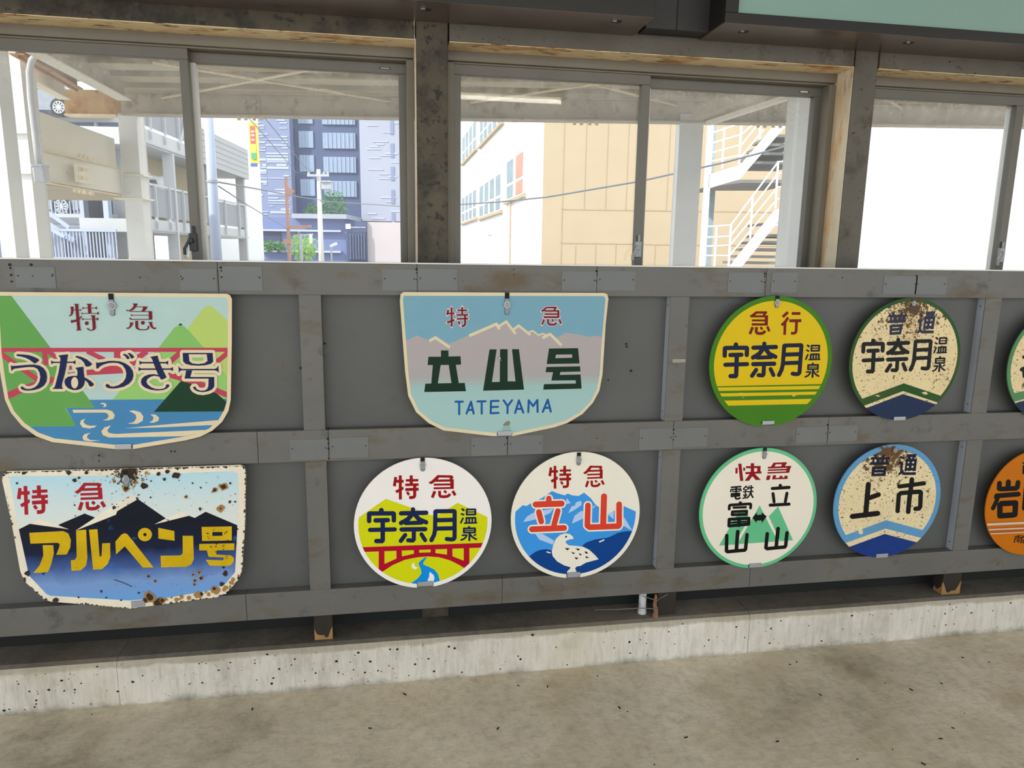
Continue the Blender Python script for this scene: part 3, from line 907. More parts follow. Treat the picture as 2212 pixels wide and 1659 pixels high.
G_ON = [('s', 85, [(345, 182), (402, 222)]), ('s', 72, [(312, 370), (395, 400)]), ('s', 72, [(368, 545), (286, 722)]), ('c', 76, [(520, 190), (860, 188), (860, 390), (520, 396)]),
        ('s', 50, [(540, 293), (840, 290)]), ('s', 78, [(505, 700), (505, 532), (860, 524), (866, 700)]), ('s', 72, [(620, 540), (620, 715)]), ('s', 70, [(742, 535), (742, 712)]), ('s', 68, [(440, 736), (906, 722)])]
G_SEN = [('s', 92, [(612, 892), (612, 930)]), ('c', 76, [(405, 948), (850, 940), (848, 1104), (405, 1110)]), ('s', 46, [(440, 1030), (820, 1022)]), ('s', 82, [(628, 1130), (622, 1412)]),
         ('s', 70, [(346, 1218), (520, 1214), (482, 1298), (402, 1368), (296, 1405)]), ('s', 75, [(662, 1185), (720, 1268), (800, 1328), (896, 1374)]), ('s', 60, [(880, 1186), (812, 1224)])]
B_ONSEN = (250, 135, 940, 1455)
IA = Fr(1870, 970, 17.015)
G_FU = [('s', 85, [(185, 343), (880, 335)]), ('s', 78, [(285, 380), (272, 500)]), ('s', 105, [(445, 380), (440, 500)]), ('s', 92, [(622, 380), (616, 500)]), ('s', 78, [(778, 380), (764, 500)]),
        ('s', 95, [(160, 537), (856, 530)]), ('s', 84, [(330, 205), (375, 310)]), ('s', 84, [(690, 205), (640, 310)]), ('p', [(230, 650), (770, 625), (725, 992), (200, 1000)]),
        ('h', [(335, 734), (650, 726), (645, 758), (330, 768)]), ('h', [(312, 868), (634, 856), (628, 890), (316, 902)])]
B_FU = (160, 205, 880, 1003)
G_TSU = [('p', [(1500, 190), (1880, 185), (1832, 310), (1700, 370), (1560, 360), (1520, 300)]), ('p', [(1478, 352), (1885, 345), (1842, 802), (1420, 812)]),
         ('h', [(1632, 296), (1718, 292), (1690, 352), (1655, 352)]), ('h', [(1545, 466), (1604, 464), (1602, 520), (1543, 522)]), ('h', [(1706, 462), (1778, 458), (1776, 520), (1702, 522)]),
         ('h', [(1518, 622), (1582, 616), (1578, 688), (1512, 690)]), ('h', [(1686, 612), (1754, 610), (1746, 682), (1676, 688)]), ('h', [(1500, 792), (1560, 790), (1556, 816), (1500, 818)]),
         ('h', [(1655, 788), (1715, 785), (1712, 812), (1652, 815)]), ('p', [(1270, 245), (1425, 308), (1392, 388), (1252, 320)]),
         ('p', [(1218, 462), (1376, 465), (1350, 770), (1390, 842), (1450, 852), (1850, 850), (1840, 948), (1400, 956), (1310, 905), (1240, 962), (1178, 925), (1258, 840), (1272, 575), (1215, 575)])]
B_TSU = (1178, 185, 1885, 962)
# ------------------------------------------------------------------ sign 1: shield with river and bridge (upper left)
def inz(fr, py):
    return fr((1000, py))[1]
U = Fr(0, 620, 4.2538)
o_ = [(-5, 45), (1000, 52), (2080, 62), (2112, 75), (2130, 110), (2129, 500), (2119, 1040), (2098, 1140), (2040, 1240), (1950, 1320), (1840, 1375), (1700, 1410), (1216, 1490), (1066, 1490),
      (480, 1425), (330, 1370), (200, 1275), (100, 1155), (45, 1035), (8, 830), (-20, 600), (-38, 300), (-45, 90), (-35, 60)]
i_ = [(-8, 80), (1000, 86), (2060, 95), (2084, 105), (2094, 130), (2091, 560), (2084, 1050), (2060, 1130), (2005, 1225), (1920, 1300), (1800, 1352), (1680, 1376), (1215, 1452), (1065, 1450),
      (500, 1390), (350, 1336), (225, 1248), (130, 1140), (78, 1025), (45, 830), (15, 600), (-2, 300), (-10, 130)]
P_cream = paint('enamel_cream', (218, 201, 167), var=0.05)
g = sign('train_sign', 'shield sign with a pink bridge over a blue river and navy kana, upper left', [U(p) for p in o_], P_cream, (242, 660, 0.0085), (250, 959, 285, 968), strap=1.0)
cl = ccw([U(p) for p in i_])
P = {}
for n_, c_ in dict(sky1=(172, 198, 195), dgreen=(96, 156, 78), lgreen=(142, 192, 105), ygreen=(176, 198, 104), forest=(20, 56, 36), pink=(182, 62, 84), water=(66, 128, 174), navy=(16, 30, 76), red1=(114, 8, 28)).items():
    P[n_] = paint('enamel_' + n_, c_, var=0.035)
A = Art()
A.flat(cl, P['sky1'], 0)
A.poly(U, [(1600, 558), (1735, 365), (1840, 232), (1888, 182), (1920, 170), (1950, 178), (2095, 310), (2110, 560)], P['ygreen'], 1, cl)
A.poly(U, [(1735, 560), (2110, 560), (2110, 860), (1950, 860)], P['ygreen'], 1, cl)
A.poly(U, [(1455, 560), (1600, 375), (1640, 353), (1690, 358), (1735, 400), (1875, 558), (2100, 840), (2100, 1075), (2010, 1000), (1500, 1036), (1035, 1036), (1110, 945), (1290, 740)], P['lgreen'], 2, cl)
A.poly(U, [(1455, 560), (1600, 375), (1640, 353), (1690, 358), (1735, 400), (1875, 558)], paint('enamel_midgreen', (128, 182, 98)), 3, cl)
A.poly(U, [(1640, 353), (1650, 336), (1668, 336), (1678, 354)], P['forest'], 3, cl)
A.poly(U, [(-60, 70), (100, 70), (108, 84), (465, 558), (822, 1035), (875, 1110), (600, 1112), (705, 1280), (260, 1285), (-60, 1285)], P['dgreen'], 2, cl)
A.poly(U, [(822, 1036), (2110, 1028), (2110, 1470), (200, 1470), (258, 1283), (702, 1280), (605, 1112), (873, 1110)], P['water'], 3, cl)
A.poly(U, [(1415, 1147), (1660, 866), (1760, 850), (1870, 900), (1990, 975), (2100, 1072), (2070, 1143)], P['forest'], 4, cl)
for pts, w in (([(-40, 578), (2110, 577)], 38), ([(-10, 600), (180, 735), (345, 850)], 48), ([(60, 1005), (190, 945), (480, 850)], 62), ([(408, 590), (425, 720)], 46), ([(440, 590), (560, 680)], 40),
               ([(480, 858), (640, 812), (810, 785), (1125, 768), (1300, 765), (1480, 782), (1600, 820), (1780, 870), (1930, 925), (2110, 1002)], 50), ([(800, 590), (960, 668)], 42), ([(1078, 590), (1078, 690)], 62),
               ([(1350, 590), (1200, 700)], 52), ([(1210, 690), (1235, 720)], 40), ([(1660, 600), (1560, 690)], 50), ([(2100, 600), (1990, 690)], 46), ([(940, 745), (1130, 735)], 50), ([(640, 700), (650, 760)], 30)):
    A.line(U, pts, w, P['pink'], 5 if len(pts) > 6 else 6, 'b', cl)
for pts in ([(918, 1075), (945, 1062), (975, 1072), (980, 1090), (965, 1103), (945, 1102), (960, 1088), (950, 1078)],
            [(667, 1128), (980, 1126), (1030, 1140), (1055, 1175), (1045, 1210), (1000, 1225), (945, 1225), (985, 1210), (1000, 1185), (985, 1160), (960, 1153), (675, 1155)],
            [(1185, 1138), (1230, 1133), (1290, 1150), (1318, 1190), (1310, 1230), (1260, 1258), (1172, 1255), (1230, 1240), (1255, 1205), (1245, 1170), (1200, 1145)],
            [(1380, 1170), (1430, 1172), (1462, 1200), (1455, 1230), (1410, 1247), (1370, 1245), (1405, 1225), (1412, 1195)],
            [(785, 1210), (745, 1225), (735, 1255), (760, 1290), (820, 1300), (870, 1290), (888, 1272), (830, 1275), (790, 1265), (765, 1240)],
            [(1020, 1272), (960, 1290), (932, 1325), (945, 1360), (1000, 1382), (1100, 1382), (1700, 1370), (1890, 1333), (2000, 1300), (1890, 1313), (1500, 1330), (1060, 1350), (1000, 1340), (985, 1318)],
            [(1145, 1298), (1500, 1265), (2040, 1220), (2000, 1268), (1900, 1270), (1500, 1288)],
            [(835, 1338), (775, 1352), (757, 1380), (770, 1408), (830, 1420), (925, 1408), (830, 1405), (800, 1385), (805, 1360)]):
    A.poly(U, pts, P_cream, 5, cl)
A.mb.build('painted_picture', g)
UB, UC = Fr(10, 750, 9.2167), Fr(230, 750, 8.5077)
b2c = lambda pts: [(x * .9231 - 1871.7, y * .9231) for x, y in pts]
K_U = [('p', [(240, 150), (260, 138), (380, 145), (500, 160), (600, 195), (670, 230), (695, 258), (655, 295), (610, 322), (575, 305), (520, 260), (440, 215), (340, 185), (250, 172)]),
       ('p', [(130, 350), (150, 375), (300, 362), (480, 348), (600, 345), (700, 365), (785, 420), (835, 500), (850, 590), (840, 680), (790, 760), (710, 815), (600, 850), (480, 862), (390, 855), (340, 830), (322, 800), (345, 778), (380, 790), (395, 815), (450, 830), (520, 828), (600, 800), (660, 750), (700, 680), (718, 590), (700, 500), (660, 430), (590, 395), (480, 392), (330, 408), (200, 425), (165, 445), (150, 470), (140, 468)])]
K_NA = [('p', [(1075, 165), (1150, 152), (1268, 140), (1255, 230), (1230, 400), (1190, 580), (1150, 720), (1145, 790), (1170, 828), (955, 828), (1005, 785), (1040, 660), (1080, 500), (1110, 330), (1118, 215), (1095, 185)]),
        ('s', 25, [(940, 300), (1412, 298)]), ('p', [(930, 262), (975, 288), (975, 312), (938, 340)]), ('p', [(1412, 258), (1418, 340), (1370, 312), (1370, 285)]),
        ('p', [(1410, 180), (1440, 170), (1530, 190), (1640, 240), (1720, 305), (1750, 335), (1700, 378), (1640, 388), (1605, 360), (1590, 310), (1530, 245), (1430, 200)]),
        ('p', [(1410, 410), (1475, 398), (1575, 385), (1580, 500), (1600, 640), (1600, 700), (1575, 770), (1530, 820), (1450, 850), (1360, 850), (1270, 815), (1215, 755), (1195, 690), (1210, 630), (1270, 585), (1360, 568), (1450, 568), (1458, 500), (1445, 440)]),
        ('h', [(1400 + 70 * cos(k * pi / 12), 705 + 113 * sin(k * pi / 12)) for k in range(24)]),
        ('p', [(1590, 595), (1640, 620), (1720, 670), (1785, 735), (1755, 775), (1720, 785), (1690, 765), (1660, 700), (1610, 660), (1580, 640)])]
K_DU = [('p', [(-187, 268), (-164, 286), (-72, 274), (48, 250), (140, 248), (250, 258), (360, 300), (440, 360), (490, 440), (500, 520), (480, 600), (420, 670), (320, 725), (200, 752), (100, 758), (20, 745), (-12, 712), (-8, 685), (25, 672), (55, 690), (70, 715), (130, 722), (220, 700), (310, 640), (360, 560), (370, 480), (350, 400), (300, 330), (220, 290), (130, 283), (40, 290), (-60, 320), (-115, 352), (-155, 392), (-182, 388)]),
        ('p', [(308, 125), (345, 120), (390, 145), (425, 180), (430, 205), (395, 220), (375, 205), (350, 165), (310, 140)]), ('p', [(390, 108), (430, 103), (480, 135), (515, 175), (505, 195), (465, 208), (445, 185), (425, 145)])]
K_KI = [('s', 27, [(612, 283), (1136, 283)]), ('p', [(607, 245), (655, 270), (655, 296), (612, 322)]), ('p', [(1138, 245), (1138, 322), (1090, 296), (1090, 270)]),
        ('s', 27, [(597, 402), (1225, 400)]), ('p', [(592, 362), (642, 390), (642, 415), (598, 440)]), ('p', [(1225, 360), (1230, 438), (1178, 413), (1178, 388)]),
        ('p', [(800, 180), (860, 165), (945, 152), (960, 220), (1010, 350), (1065, 460), (1110, 550), (1060, 582), (1010, 595), (985, 560), (940, 470), (890, 350), (855, 250), (835, 200)]),
        ('p', [(960, 508), (880, 492), (780, 500), (700, 530), (650, 580), (635, 640), (660, 700), (720, 745), (820, 780), (940, 795), (1050, 785), (1120, 755), (1160, 715), (1155, 685), (1130, 675), (1098, 690), (1095, 725), (1060, 755), (980, 768), (900, 762), (820, 730), (760, 680), (738, 630), (760, 580), (820, 540), (890, 522), (970, 540)])]
K_GO = [('p', [(1405, 103), (1955, 103), (1965, 265), (1920, 305), (1820, 330), (1690, 338), (1560, 330), (1460, 305), (1412, 260)]), ('h', [(1515, 128), (1845, 128), (1860, 250), (1810, 290), (1690, 308), (1580, 295), (1530, 255)]),
        ('s', 26, [(1332, 410), (2062, 410)]), ('p', [(1325, 340), (1345, 370), (1390, 398), (1390, 422), (1350, 440), (1335, 475)]), ('p', [(2060, 335), (2068, 468), (2040, 440), (1990, 422), (1990, 397), (2030, 380)]),
        ('p', [(1465, 425), (1580, 425), (1545, 545), (1985, 545), (1985, 720), (1950, 770), (1880, 805), (1780, 825), (1690, 815), (1620, 780), (1592, 740), (1610, 720), (1640, 722), (1660, 765), (1720, 795), (1800, 795), (1850, 770), (1875, 720), (1880, 575), (1438, 575), (1455, 500)])]
A = Art()
for fr, its in ((UB, K_U + K_NA), (UC, K_DU + K_KI + K_GO)):
    A.items(fr, its, P_cream, 7, grow=54)
A.mb.build('letter_outline', g)
chars(g, UB, [K_U, K_NA], P['navy'], 'b', P_cream)
chars(g, UC, [K_DU, K_KI, K_GO], P['navy'], 'b', P_cream)
A = Art(); A.poly(UC, [(1575, 185), (1788, 185), (1788, 238), (1740, 252), (1625, 252), (1577, 238)], P['lgreen'], 10); A.mb.build('letter_window', g)
UA = Fr(140, 640, 10.533)
A = Art()
UA_IT = [('p', [(130, 235), (205, 235), (205, 310), (195, 380), (170, 430), (135, 452), (100, 448), (98, 432), (125, 432), (142, 400), (147, 330), (145, 260), (125, 238)]), ('s', 14, [(200, 313), (365, 313)]), ('p', [(378, 292), (378, 335), (340, 318), (340, 308)]),
     ('s', 68, [(272, 175), (328, 775)]), ('p', [(208, 172), (328, 172), (305, 202), (245, 202)]), ('p', [(262, 776), (390, 776), (355, 740), (295, 740)]),
     ('p', [(142, 535), (175, 545), (270, 525), (335, 490), (398, 435), (395, 465), (340, 535), (270, 575), (205, 590), (150, 608)]),
     ('s', 72, [(561, 175), (575, 395)]), ('p', [(495, 170), (632, 170), (602, 197), (522, 197)]), ('s', 14, [(410, 268), (732, 268)]), ('p', [(405, 243), (445, 262), (445, 275), (405, 293)]), ('p', [(735, 225), (735, 305), (695, 275), (695, 262)]),
     ('s', 14, [(385, 390), (775, 388)]), ('p', [(385, 370), (425, 385), (425, 396), (385, 408)]), ('p', [(775, 345), (778, 425), (730, 396), (730, 383)]),
     ('p', [(590, 432), (705, 432), (690, 462), (612, 462)]), ('s', 68, [(655, 440), (676, 700)]), ('p', [(640, 680), (711, 680), (708, 740), (660, 775), (590, 784), (530, 762), (508, 737), (525, 718), (548, 728), (570, 755), (610, 765), (642, 740)]),
     ('s', 13, [(398, 520), (765, 518)]), ('p', [(398, 495), (440, 514), (440, 526), (398, 545)]), ('p', [(760, 475), (768, 552), (720, 525), (720, 512)]), ('d', (505, 612), 43)]
UA_IT2 = [('p', [(1545, 163), (1658, 163), (1652, 195), (1622, 250), (1560, 310), (1500, 335), (1440, 339), (1405, 325), (1403, 305), (1420, 303), (1440, 320), (1480, 312), (1530, 275), (1568, 225), (1575, 195)]),
     ('s', 14, [(1620, 240), (1880, 240)]), ('p', [(1790, 233), (1888, 233), (1870, 275), (1825, 330), (1800, 345), (1740, 345), (1775, 300)]), ('s', 16, [(1488, 346), (1985, 346)]), ('s', 74, [(1950, 342), (1956, 520)]),
     ('s', 14, [(1515, 430), (1918, 430)]), ('p', [(1512, 405), (1548, 424), (1548, 437), (1512, 452)]), ('s', 17, [(1500, 525), (1985, 525)]), ('p', [(1475, 490), (1500, 490), (1532, 518), (1520, 532), (1482, 520)]),
     ('p', [(1465, 592), (1562, 592), (1550, 640), (1510, 700), (1465, 738), (1415, 740), (1403, 715), (1420, 705), (1440, 720), (1470, 690), (1490, 640), (1490, 605)]),
     ('p', [(1590, 562), (1670, 552), (1672, 700), (1700, 742), (1780, 752), (1860, 745), (1895, 715), (1885, 685), (1905, 665), (1930, 690), (1922, 730), (1880, 765), (1790, 773), (1690, 768), (1635, 740), (1610, 690), (1610, 575)]), ('d', (1780, 602), 43),
     ('p', [(1900, 585), (2005, 582), (1985, 610), (2005, 680), (2040, 722), (2060, 705), (2085, 715), (2080, 740), (2040, 748), (1985, 725), (1945, 670), (1925, 605)])]
chars(g, UA, [UA_IT, UA_IT2], P['red1'])

# ------------------------------------------------------------------ sign 2: blue shield with mountains, TATEYAMA
Cf, CC = Fr(840, 610, 4.424), Fr(950, 650, 7.9)
o_ = [(140, 92), (1050, 97), (2060, 101), (2088, 114), (2098, 155), (2072, 400), (2042, 880), (2012, 1035), (1950, 1150), (1850, 1258), (1710, 1342), (1580, 1386), (1175, 1470), (1030, 1470), (980, 1468), (520, 1415), (380, 1345), (260, 1240), (185, 1085), (155, 850), (105, 180), (112, 112)]
i_ = [(150, 128), (2045, 131), (2064, 140), (2070, 165), (2036, 530), (2012, 880), (1985, 1030), (1928, 1138), (1828, 1240), (1690, 1318), (1560, 1358), (1175, 1440), (1030, 1440), (540, 1386), (400, 1320), (285, 1220), (212, 1070), (185, 850), (135, 170), (138, 138)]
P_cream2 = paint('enamel_ivory', (215, 201, 167), var=0.05)
g = sign('train_sign', 'pale blue shield sign with grey mountains and blue roman letters', [Cf(p) for p in o_], P_cream2, (1095, 658, 0.0075), (1075, 931, 1105, 939), strap=1.0)
cl = ccw([Cf(p) for p in i_])
P_sky2 = paint('enamel_skyblue', (116, 160, 180), var=0.03)
P_mtn = gradpaint('enamel_mountain_fade', [(0, (170, 161, 162)), (0.42, (166, 162, 162)), (0.62, (154, 186, 184)), (1, (156, 190, 187))], inz(Cf, 700), inz(Cf, 1180))
P_dg = paint('enamel_deep_green', (10, 42, 26), var=0.05)
P_bl = paint('enamel_letter_blue', (14, 82, 152), var=0.05)
P_rd = paint('enamel_maroon', (106, 8, 18), var=0.06)
P_lp = paint('enamel_pale_pink', (226, 190, 190))
A = Art()
A.flat(cl, P_sky2, 0)
A.poly(Cf, [(100, 575), (160, 558), (270, 508), (385, 558), (445, 515), (577, 588), (770, 500), (1030, 385), (1052, 425), (1125, 362), (1190, 445), (1240, 400), (1330, 468), (1375, 455), (1432, 502), (1470, 482), (1540, 486), (1608, 530), (1690, 482), (1810, 498), (1915, 522), (1970, 508), (2060, 530), (2060, 1500), (100, 1500)], P_mtn, 1, cl)
for w, pts in ((26, [(385, 560), (445, 527), (582, 622)]), (28, [(768, 510), (1028, 398), (1058, 446)]), (24, [(1045, 424), (1122, 374), (1210, 492)]), (24, [(1192, 450), (1240, 412), (1352, 502)]), (14, [(1332, 478), (1375, 462), (1432, 505)]), (14, [(1430, 505), (1470, 489), (1500, 505)]), (26, [(1468, 532), (1540, 494), (1650, 602)])):
    A.line(Cf, pts, w, P_cream2, 2, 'b', cl)
A.poly(Cf, [(1120, 1330), (1150, 1322), (1160, 1340), (1150, 1368), (1095, 1372), (1092, 1358)], M_edge, 2, cl)
A.poly(Cf, [(1085, 1378), (1160, 1372), (1172, 1425), (1078, 1425)], paint('enamel_worn_teal', (138, 176, 174)), 2, cl)
A.mb.build('painted_picture', g)
chars(g, Cf, [[('p', [(498, 650), (570, 650), (570, 708), (685, 705), (690, 785), (640, 788), (668, 962), (725, 960), (737, 1040), (338, 1048), (348, 968), (405, 966), (420, 790), (370, 790), (378, 710), (498, 710)]), ('h', [(495, 790), (572, 788), (598, 962), (468, 965)])],
              [('p', [(962, 640), (1030, 640), (985, 952), (1060, 950), (1062, 638), (1135, 638), (1135, 945), (1210, 946), (1176, 638), (1243, 638), (1292, 1025), (900, 1035)])],
              [('p', [(1530, 632), (1808, 628), (1822, 775), (1508, 780)]), ('h', [(1598, 690), (1750, 688), (1752, 720), (1590, 724)]),
               ('p', [(1505, 808), (1828, 802), (1830, 852), (1640, 856), (1633, 884), (1832, 880), (1842, 1015), (1475, 1025), (1482, 972), (1786, 966), (1785, 935), (1553, 938), (1568, 858), (1498, 858)])]], P_dg, 'b', P_mtn)
S_ = lambda *l: [('s', 20, list(p)) for p in l]
chars(g, Cf, [S_([(637, 1140), (706, 1140)], [(672, 1140), (672, 1260)]), S_([(742, 1253), (785, 1140), (810, 1253)], [(758, 1220), (803, 1217)]), S_([(847, 1138), (924, 1136)], [(887, 1138), (887, 1254)]), S_([(1048, 1132), (976, 1134), (973, 1250), (1048, 1247)], [(976, 1191), (1042, 1189)]),
            S_([(1097, 1128), (1135, 1182), (1177, 1126)], [(1135, 1182), (1133, 1249)]), S_([(1206, 1247), (1243, 1127), (1284, 1244)], [(1224, 1209), (1272, 1207)]), S_([(1332, 1239), (1336, 1127), (1378, 1182), (1419, 1124), (1421, 1237)]), S_([(1471, 1237), (1518, 1121), (1547, 1234)], [(1488, 1200), (1538, 1198)])], P_bl, 'r')
its = [('s', 32, [(145, 150), (125, 240)]), ('s', 28, [(130, 213), (252, 213)]), ('s', 32, [(202, 108), (202, 440)]), ('s', 34, [(125, 370), (248, 325)]), ('s', 32, [(382, 105), (382, 240)]), ('s', 28, [(300, 160), (468, 160)]), ('s', 28, [(283, 240), (484, 238)]), ('s', 28, [(290, 308), (484, 303)]),
       ('s', 34, [(430, 240), (433, 395), (412, 424), (372, 430)]), ('s', 30, [(318, 345), (340, 400)]), ('s', 32, [(1815, 112), (1785, 150), (1738, 178)]), ('s', 26, [(1812, 112), (1998, 112)]), ('s', 32, [(1976, 104), (1945, 175)]), ('s', 26, [(1785, 172), (2036, 170)]), ('s', 34, [(2022, 165), (2022, 290)]),
       ('s', 24, [(1785, 225), (2020, 225)]), ('s', 30, [(1770, 277), (2036, 277)]), ('s', 30, [(1780, 315), (1745, 405)]), ('s', 32, [(1845, 310), (1848, 380), (1880, 405), (1955, 405), (1995, 370)]), ('s', 26, [(1912, 310), (1940, 355)]), ('s', 30, [(2035, 312), (2070, 390)])]
for a_ in (its[:10], its[10:]):
    A = Art(); A.items(CC, a_, P_lp, 3, grow=8); A.items(CC, a_, P_rd, 4); A.mb.build('character', g)
p = Cf((1055, 722)); p2 = Cf((1068, 742))
m = MB(); m.tube([(p[0], SIGN_Y - 0.0015, p[1]), (p[0], SIGN_Y - 0.006, p[1])], 0.0042, M_galv, 6); m.tube([(p2[0], SIGN_Y - .002, p2[1]), (p2[0], SIGN_Y - .0045, p2[1])], 0.0018, M_strap, 8); m.build('nut', g)

# ------------------------------------------------------------------ sign 3: rusted shield, alpine mountains
Pf = Fr(0, 980, 3.95)
o_ = [(62, 150), (1000, 128), (2050, 96), (2085, 108), (2098, 165), (2092, 600), (2066, 1000), (2030, 1080), (1930, 1195), (1850, 1225), (1245, 1305), (1110, 1322), (900, 1302), (430, 1262), (372, 1240), (205, 1085), (172, 1000), (100, 600), (18, 230), (25, 180)]
i_ = [(85, 192), (1000, 188), (1985, 150), (2028, 166), (2036, 300), (2022, 700), (2006, 1010), (1925, 1108), (1820, 1162), (1450, 1226), (1100, 1252), (430, 1212), (398, 1198), (248, 1040), (160, 640), (84, 240)]
rb = Pf((1085, 215))
P_white3 = paint('enamel_rusty_white', (232, 222, 202), (rb[0], rb[1], 0.10, 0.66, (58, 42, 22)), var=0.05)
g = sign('train_sign', 'badly rusted shield sign with yellow katakana over dark blue mountains, lower left', [Pf(p) for p in o_], P_white3, (273, 1035, 0.0075), (284, 1298, 313, 1309), notch=False, strap=0.75)
cl = ccw([Pf(p) for p in i_])
RUSTW = (rb[0], rb[1], 0.11, 0.70, (52, 40, 22))
P_sky3 = gradpaint('enamel_alpine_sky', [(0, (178, 212, 224)), (0.6, (206, 218, 216)), (1, (216, 218, 212))], inz(Pf, 200), inz(Pf, 620), [((120, 104, 60), 34, 0.66, 0.10)])
P_dark3 = gradpaint('enamel_night_fade', [(0, (16, 21, 35)), (0.34, (20, 28, 56)), (0.55, (62, 88, 146)), (0.76, (118, 150, 200)), (1, (104, 156, 214))], inz(Pf, 600), inz(Pf, 1240), [((52, 110, 186), 9, 0.62, 0.10)])
P_yel3 = paint('enamel_old_yellow', (204, 168, 12), None, var=0.16)
P_red3 = paint('enamel_brick_red', (164, 24, 40), None, var=0.10)
P_halo = paint('rust_bloom', (164, 122, 68))
P_rspot = pm('deep_rust', (44, 31, 18), 0.85, var=0.35, scale=120)
A = Art()
A.flat(cl, P_sky3, 0)
A.poly(Pf, [(100, 662), (165, 643), (255, 598), (560, 640), (495, 608), (722, 510), (812, 545), (900, 520), (1175, 385), (1420, 555), (1440, 570), (1610, 528), (1662, 548), (1755, 495), (2060, 625), (2050, 1320), (200, 1320)], P_dark3, 1, cl)
for q in ([(255, 598), (325, 560), (400, 578), (590, 645)], [(645, 656), (790, 560), (960, 440), (1130, 353), (1162, 370), (1180, 386), (1000, 490), (990, 520), (840, 580)], [(1320, 602), (1430, 545), (1560, 498), (1618, 528)]):
    A.poly(Pf, q, P_white3, 2, cl)
A.mb.build('painted_picture', g)
chars(g, Pf, [[('p', [(250, 675), (540, 660), (583, 680), (605, 735), (600, 800), (570, 860), (480, 862), (505, 800), (510, 770), (490, 760), (260, 768)]), ('p', [(365, 780), (455, 780), (460, 850), (435, 950), (410, 1010), (285, 1018), (340, 950), (370, 870)])],
          [('p', [(650, 655), (735, 648), (746, 890), (735, 955), (690, 995), (610, 1000), (605, 910), (640, 905), (655, 880)]), ('p', [(760, 648), (832, 645), (850, 880), (868, 872), (872, 765), (940, 762), (942, 880), (920, 940), (870, 985), (795, 990)])],
          [('p', [(985, 750), (1035, 692), (1060, 678), (1085, 685), (1130, 740), (1310, 970), (1220, 972), (1065, 790), (990, 860)]), ('p', [(1237 + 60 * cos(k * pi / 14), 690 + 57 * sin(k * pi / 14)) for k in range(28)]), ('h', [(1237 + 15 * cos(k * pi / 7), 690 + 14 * sin(k * pi / 7)) for k in range(14)])],
          [('p', [(1350, 632), (1488, 660), (1490, 742), (1352, 725)]), ('p', [(1558, 700), (1648, 700), (1654, 900), (1632, 945), (1590, 965), (1375, 970), (1370, 870), (1540, 868), (1560, 850)])],
          [('p', [(1720, 625), (1978, 620), (1978, 740), (1725, 745)]), ('h', [(1812, 668), (1898, 668), (1898, 700), (1812, 702)]), ('p', [(1700, 770), (2000, 765), (2000, 822), (1850, 825), (1845, 860), (1970, 868), (1995, 890), (1995, 920), (1970, 950), (1930, 958), (1790, 955), (1755, 905), (1900, 910), (1915, 892), (1900, 885), (1780, 880), (1765, 825), (1700, 825)])]], P_yel3, 'b', P_dark3)
chars(g, Pf, [warp(B_TOKU, ((140, 278), (408, 268), (412, 516), (150, 522)), 1.06)(G_TOKU), warp(B_KYU, ((632, 248), (890, 244), (908, 484), (640, 488)), 1.06)(G_KYU)], P_red3)
# flaked-off enamel with rust: rim, bolt area and scattered spots
A = Art()
rr = random.Random(11)
def blob(c, r, lay=6, halo=0.0, asp=1.0):
    n = 11
    ph = rr.uniform(0, 6)
    pts = [(c[0] + r * asp * cos(2 * pi * k / n + ph) * rr.uniform(.62, 1.25), c[1] + r * sin(2 * pi * k / n + ph) * rr.uniform(.62, 1.25)) for k in range(n)]
    if halo:
        A.poly(Pf, [(c[0] + (x - c[0]) * halo, c[1] + (y - c[1]) * halo) for x, y in pts], P_halo, lay - 1, oc)
    A.poly(Pf, pts, P_rspot, lay, oc)
oc = ccw([Pf(p) for p in o_])
n = len(o_)
for i in range(n):
    (ax, ay), (bx, by) = o_[i], o_[(i + 1) % n]
    L = hypot(bx - ax, by - ay)
    top = ay < 200 and by < 200
    k = int(L / (13 if top else 20))
    for j in range(k):
        t = (j + rr.random()) / k
        if rr.random() < (0.92 if top else 0.72):
            blob((ax + (bx - ax) * t + rr.uniform(-4, 4), ay + (by - ay) * t + rr.uniform(-3, 5)), rr.uniform(4, 15) * (1.5 if top and rr.random() < .35 else 1))
for t in range(46):                                   # rust-stained lower right rim
    u = rr.random()
    seg = [(1330, 1262), (1560, 1225), (1830, 1180), (1940, 1140), (2040, 1030)]
    k = min(3, int(u * 4)); w = u * 4 - k
    A.disc(Pf, (seg[k][0] * (1 - w) + seg[k + 1][0] * w + rr.uniform(-12, 12), seg[k][1] * (1 - w) + seg[k + 1][1] * w + rr.uniform(-16, 16)), rr.uniform(6, 20), P_halo, 5, oc, 9)
for t in range(40):
    A.disc(Pf, (1085 + rr.gauss(0, 75), 160 + abs(rr.gauss(0, 60))), rr.uniform(5, 16), P_halo, 5, oc, 9)
for j in range(230):
    a, d = rr.uniform(0.0, pi), abs(rr.gauss(0, 62))
    blob((1085 + cos(a) * d * 1.25, 150 + sin(a) * d * 1.6), rr.uniform(3, 15) * max(.35, 1 - d / 190))
